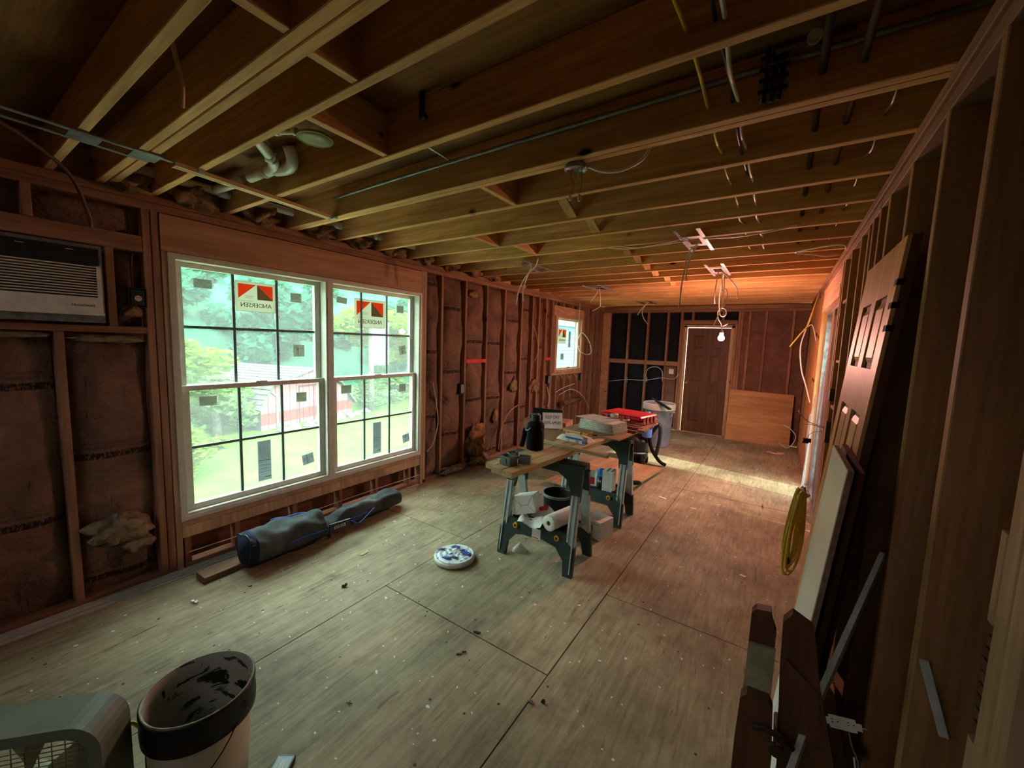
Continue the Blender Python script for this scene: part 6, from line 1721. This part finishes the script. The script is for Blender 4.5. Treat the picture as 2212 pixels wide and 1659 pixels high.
# loose duplex receptacle
t = thing('duplex_outlet', 'loose ivory duplex receptacle dangling in the dark corner', 'outlet', (0.249, 1.50, 0.512), rot=(R(-35), R(-14), 0))
MB().box((-0.046, -0.002, -0.009), (0.046, 0.0, 0.009)).box((-0.033, 0.0, -0.016), (0.033, 0.022, 0.016)).build('yoke', 'offwhite', t)
for s in (-1, 1):
    MB().cyl((s * 0.019, -0.008, 0), (s * 0.019, 0.0, 0), 0.0165, 20).build('receptacle_face', 'offwhite', t)
    MB().box((s * 0.019 - 0.008, -0.0088, -0.002), (s * 0.019 - 0.002, -0.008, 0.0)).box((s * 0.019 - 0.008, -0.0088, 0.005), (s * 0.019 - 0.002, -0.008, 0.007)).cyl((s * 0.019 + 0.008, -0.0088, 0.002), (s * 0.019 + 0.008, -0.008, 0.002), 0.002, 8).build('slots', 'ink', t)
    MB().lathe([(0.003, -0.001), (0.008, -0.001), (0.008, 0.001), (0.003, 0.001), (0.003, -0.001)], (s * 0.052, 0, 0), 12).build('mounting_ear', 'offwhite', t)
run('loose_wire', 'cloth-covered wire tangle under the dangling receptacle', 'wire', [(0.285, 1.50, 0.42), (0.30, 1.50, 0.36), (0.33, 1.49, 0.34), (0.34, 1.48, 0.28), (0.30, 1.48, 0.24), (0.28, 1.50, 0.30), (0.30, 1.50, 0.39)], 0.003, 'cable_white')
run('loose_wire', 'grey cloth wire standing between receptacle and stud', 'wire', [(0.265, 1.52, 0.50), (0.28, 1.52, 0.44), (0.30, 1.52, 0.39), (0.31, 1.52, 0.30)], 0.0025, 'galvdull')

# ================================================================== FOREGROUND
p = thing('plaster_pail', 'white pail with black tar-coated rim at bottom left', 'bucket', (-1.622, 0.490, 0.0))
MB().lathe([(0.0001, 0.0), (0.128, 0.0), (0.133, 0.004), (0.155, 0.262)], n=48).build('pail_body', 'bucket_out', p)
MB().lathe([(0.155, 0.262), (0.165, 0.264), (0.167, 0.30), (0.164, 0.345), (0.167, 0.358), (0.166, 0.370), (0.159, 0.371)], n=48).build('rim_band', 'bucket_rim', p, 'black tar-coated band')
MB().lathe([(0.159, 0.371), (0.155, 0.368), (0.151, 0.30), (0.128, 0.055), (0.0001, 0.052)], n=48).build('inner_wall', 'bucket_in', p, 'grey inside streaked with tar')
MB().tube([(0.161 * math.cos(a * 0.1309), 0.161 * math.sin(a * 0.1309), 0.3715) for a in range(49)], 0.0028, 6).build('worn_lip', 'oldpaint', p)
hp = []
for i in range(19):
    a = R(-28) + i / 18 * R(180)
    c_, s_ = math.cos(i / 18 * math.pi), math.sin(i / 18 * math.pi)
    hp.append((0.163 * (c_ * math.cos(R(28)) + 0.20 * s_ * 0) + 0.165 * s_ * 0.86 * 0.62, 0.163 * (c_ * math.sin(R(28))) - 0.165 * s_ * 0.80, 0.315 - 0.19 * s_))
MB().tube(hp, 0.0022, 6).build('bail_wire', 'steel_dark', p)
for s in (1, -1):
    MB().obox((s * 0.160 * math.cos(R(28)), s * 0.160 * math.sin(R(28)), 0.315), (0.008, 0, 0), (0, 0.010, 0), (0, 0, 0.014)).build('bail_ear', 'black', p)

M['fanbody'] = plain('fan_grey_green', (84, 90, 78), 0.5, 0.4, 0, 0.08)
M['fangrille'] = plain('beige_grille', (150, 138, 96), 0.5, 0.4)
M['fanbody'] = plain('fan_grey_green', (112, 118, 98), 0.5, 0.4, 0, 0.08)
f_ = thing('box_fan', 'grey-green box fan with beige grille at bottom left corner', 'fan', (-1.775, 0.095, -0.015), math.atan2(0.74, 0.67))
f_.scale = (0.94, 1.0, 0.93)
f_.location.z = 0.0
def rrect(w, h, r, n=7):
    pts = []
    for cx_, cz_, a0 in ((w - r, h - r, 0), (-w + r, h - r, 90), (-w + r, -h + r, 180), (w - r, -h + r, 270)):
        for i in range(n):
            a = R(a0 + 90 * i / (n - 1)); pts.append((cx_ + r * math.cos(a), cz_ + r * math.sin(a)))
    return pts
def ring(m, o, i, y0, y1, zc=0.26):
    n = len(o)
    vs = [(p_[0], y0, p_[1] + zc) for p_ in o] + [(p_[0], y1, p_[1] + zc) for p_ in o] + [(p_[0], y0, p_[1] + zc) for p_ in i] + [(p_[0], y1, p_[1] + zc) for p_ in i]
    fs = []
    for k in range(n):
        q = (k + 1) % n
        fs += [(k, q, n + q, n + k), (2*n + q, 2*n + k, 3*n + k, 3*n + q), (q, k, 2*n + k, 2*n + q), (n + k, n + q, 3*n + q, 3*n + k)]
    return m.add(vs, fs, smooth=False)
ring(MB(), rrect(0.255, 0.255, 0.085), rrect(0.232, 0.232, 0.072), -0.065, 0.06).build('housing', 'fanbody', f_)
ring(MB(), rrect(0.258, 0.258, 0.088), rrect(0.222, 0.222, 0.066), -0.070, -0.058).build('front_bezel', 'fanbody', f_); fbz = col.objects[-1]
gr = MB()
for k in range(1, 30):
    z = 0.26 - 0.222 + k * 0.0148
    hw = 0.222 if abs(z - 0.26) < 0.156 else 0.222 - 0.066 + math.sqrt(max(0, 0.066 ** 2 - (abs(z - 0.26) - 0.156) ** 2))
    gr.tube([(-hw, -0.063 - 0.006, z), (0, -0.063 - 0.014, z), (hw, -0.063 - 0.006, z)], 0.0016, 5)
gr.build('grille_wires', 'fangrille', fbz, kind='stuff')
gv = MB()
for k in range(-6, 7):
    gv.tube([(k * 0.033, -0.064, 0.26 - 0.215), (k * 0.033, -0.073, 0.26), (k * 0.033, -0.064, 0.26 + 0.215)], 0.0016, 5)
gv.build('grille_ribs', 'fangrille', fbz)
MB().cyl((0, -0.02, 0.26), (0, 0.05, 0.26), 0.05, 24).build('motor_hub', 'oldpaint', f_)
for k in range(5):
    a0 = k * 2 * math.pi / 5
    MB().grid(lambda u, v, a0=a0: ((0.04 + 0.17 * u) * math.cos(a0 + 0.85 * v - 0.1), -0.01 + 0.05 * v, 0.26 + (0.04 + 0.17 * u) * math.sin(a0 + 0.85 * v - 0.1)), 6, 6).build('blade', 'oldpaint', f_)
ring(MB(), rrect(0.232, 0.232, 0.07), rrect(0.2, 0.2, 0.199), 0.04, 0.058).build('rear_panel', 'oldpaint', f_)
for s in (-1, 1):
    MB().box((s * 0.16 - 0.03, -0.06, 0.0), (s * 0.16 + 0.03, 0.055, 0.008)).build('foot', 'black', f_)
run('loose_wire', 'yellow straw-like cord behind the pail and fan', 'cord', [(-1.60, 0.30, 0.02), (-1.68, 0.36, 0.20), (-1.72, 0.33, 0.30), (-1.66, 0.27, 0.35)], 0.006, 'cable_yellow')
t = thing('phone', 'dark phone-like gadget at the bottom edge of the frame', 'gadget', (-1.425, 0.655, 0.0), R(35))
roundbox(MB(), -0.035, 0.035, -0.06, 0.06, 0.0, 0.012, 0.008, 0.002).build('body', 'black', t)
MB().box((-0.028, -0.05, 0.012), (0.028, 0.05, 0.0125)).build('screen', 'galvdull', t)
for k in range(3):
    MB().box((-0.02 + 0.014 * k, -0.04, 0.0126), (-0.014 + 0.014 * k, 0.03, 0.013)).build('screen_mark', 'paper', t)

# debris on the floor
def debris(name, label, loc, pts, mat_, seed, rz=0):
    rr = random.Random(seed)
    m = MB()
    for (c, s) in pts:
        vs = [(c[0] + sx * s[0] * rr.uniform(0.7, 1.2), c[1] + sy * s[1] * rr.uniform(0.7, 1.2), max(0.0005, c[2] + sz * s[2] * rr.uniform(0.6, 1.1))) for sz in (-1, 1) for sy in (-1, 1) for sx in (-1, 1)]
        vs = [(v_[0] * 0.7, v_[1] * 0.7, v_[2]) for v_ in vs]
        m.add(vs, [(0,2,3,1),(4,5,7,6),(0,1,5,4),(1,3,7,5),(3,2,6,7),(2,0,4,6)])
    o = m.build(name, mat_); o.location = loc; o.rotation_euler = (0, 0, rz)
    return tag(o, label, 'debris')
debris('wood_chip', 'dark wood chip on the floor in front of the bag', (-2.248, 1.47, 0), [((0, 0, 0.008), (0.018, 0.008, 0.008)), ((0.012, 0.008, 0.012), (0.010, 0.006, 0.010)), ((-0.014, -0.008, 0.006), (0.008, 0.006, 0.006))], 'cable_brown', 1, 0.6)
debris('plaster_chip', 'pair of pale chips on the floor left of bag', (-2.83, 0.84, 0), [((0, 0, 0.006), (0.014, 0.01, 0.006)), ((0.035, 0.012, 0.005), (0.015, 0.010, 0.005))], 'paper', 2)
debris('leaf_scrap', 'small curled brown scrap near the end of bag', (-2.74, 1.11, 0), [((0, 0, 0.004), (0.018, 0.008, 0.004)), ((0.014, 0.01, 0.005), (0.01, 0.005, 0.004))], 'oldpaint', 3)
debris('plastic_bit', 'clear grey plastic bit in the middle of floor', (-0.817, 1.461, 0), [((0, 0, 0.006), (0.016, 0.012, 0.006)), ((0.006, 0.004, 0.010), (0.008, 0.006, 0.006))], 'galvdull', 4)
debris('black_bit', 'small black crumb beside the grey plastic bit', (-0.768, 1.494, 0), [((0, 0, 0.006), (0.011, 0.008, 0.006)), ((0.004, 0.006, 0.009), (0.006, 0.005, 0.006))], 'black', 5)
debris('wood_sliver', 'bent brown wood sliver on the floor before the joint', (-1.26, 1.498, 0), [((-0.018, -0.012, 0.003), (0.020, 0.005, 0.003)), ((0.018, 0.006, 0.004), (0.018, 0.005, 0.003))], 'cable_brown', 6, 0.7)
debris('wood_sliver', 'dark forked sliver lying across the plywood joint', (-1.288, 1.655, 0), [((0, 0, 0.004), (0.030, 0.004, 0.003)), ((0.008, 0.010, 0.004), (0.024, 0.003, 0.003))], 'steel_dark', 7, 0.2)
debris('nail', 'crossed dark nails on the floor at lower left centre', (-1.47, 0.98, 0), [((0, 0, 0.002), (0.020, 0.0015, 0.0015)), ((0, 0, 0.004), (0.002, 0.014, 0.0015))], 'steel_dark', 8, 0.5)
debris('paper_scrap', 'flat pale wood scrap on the floor beside bag', (-2.50, 1.80, 0), [((0, 0, 0.002), (0.018, 0.055, 0.002))], 'pineY', 9, 0.15)
debris('plaster_chip', 'white flake on the red-lit floor near opening', (-0.62, 4.35, 0), [((0, 0, 0.002), (0.04, 0.012, 0.002))], 'paper', 10)
debris('plaster_chip', 'long white flake left of other flakes on back floor', (-0.95, 4.45, 0), [((0, 0, 0.002), (0.06, 0.02, 0.002))], 'paper', 11, -0.3)
debris('plaster_chip', 'white flake on the floor close to the right wall', (-0.10, 3.25, 0), [((0, 0, 0.002), (0.03, 0.015, 0.002))], 'paper', 12, -0.4)
debris('shavings', 'pale shavings heap in the back right corner', (0.05, 7.6, 0), [((0, 0, 0.006), (0.10, 0.03, 0.006)), ((0.1, 0.1, 0.008), (0.06, 0.04, 0.008)), ((-0.12, 0.08, 0.004), (0.05, 0.02, 0.004))], 'pinkpaper', 13)
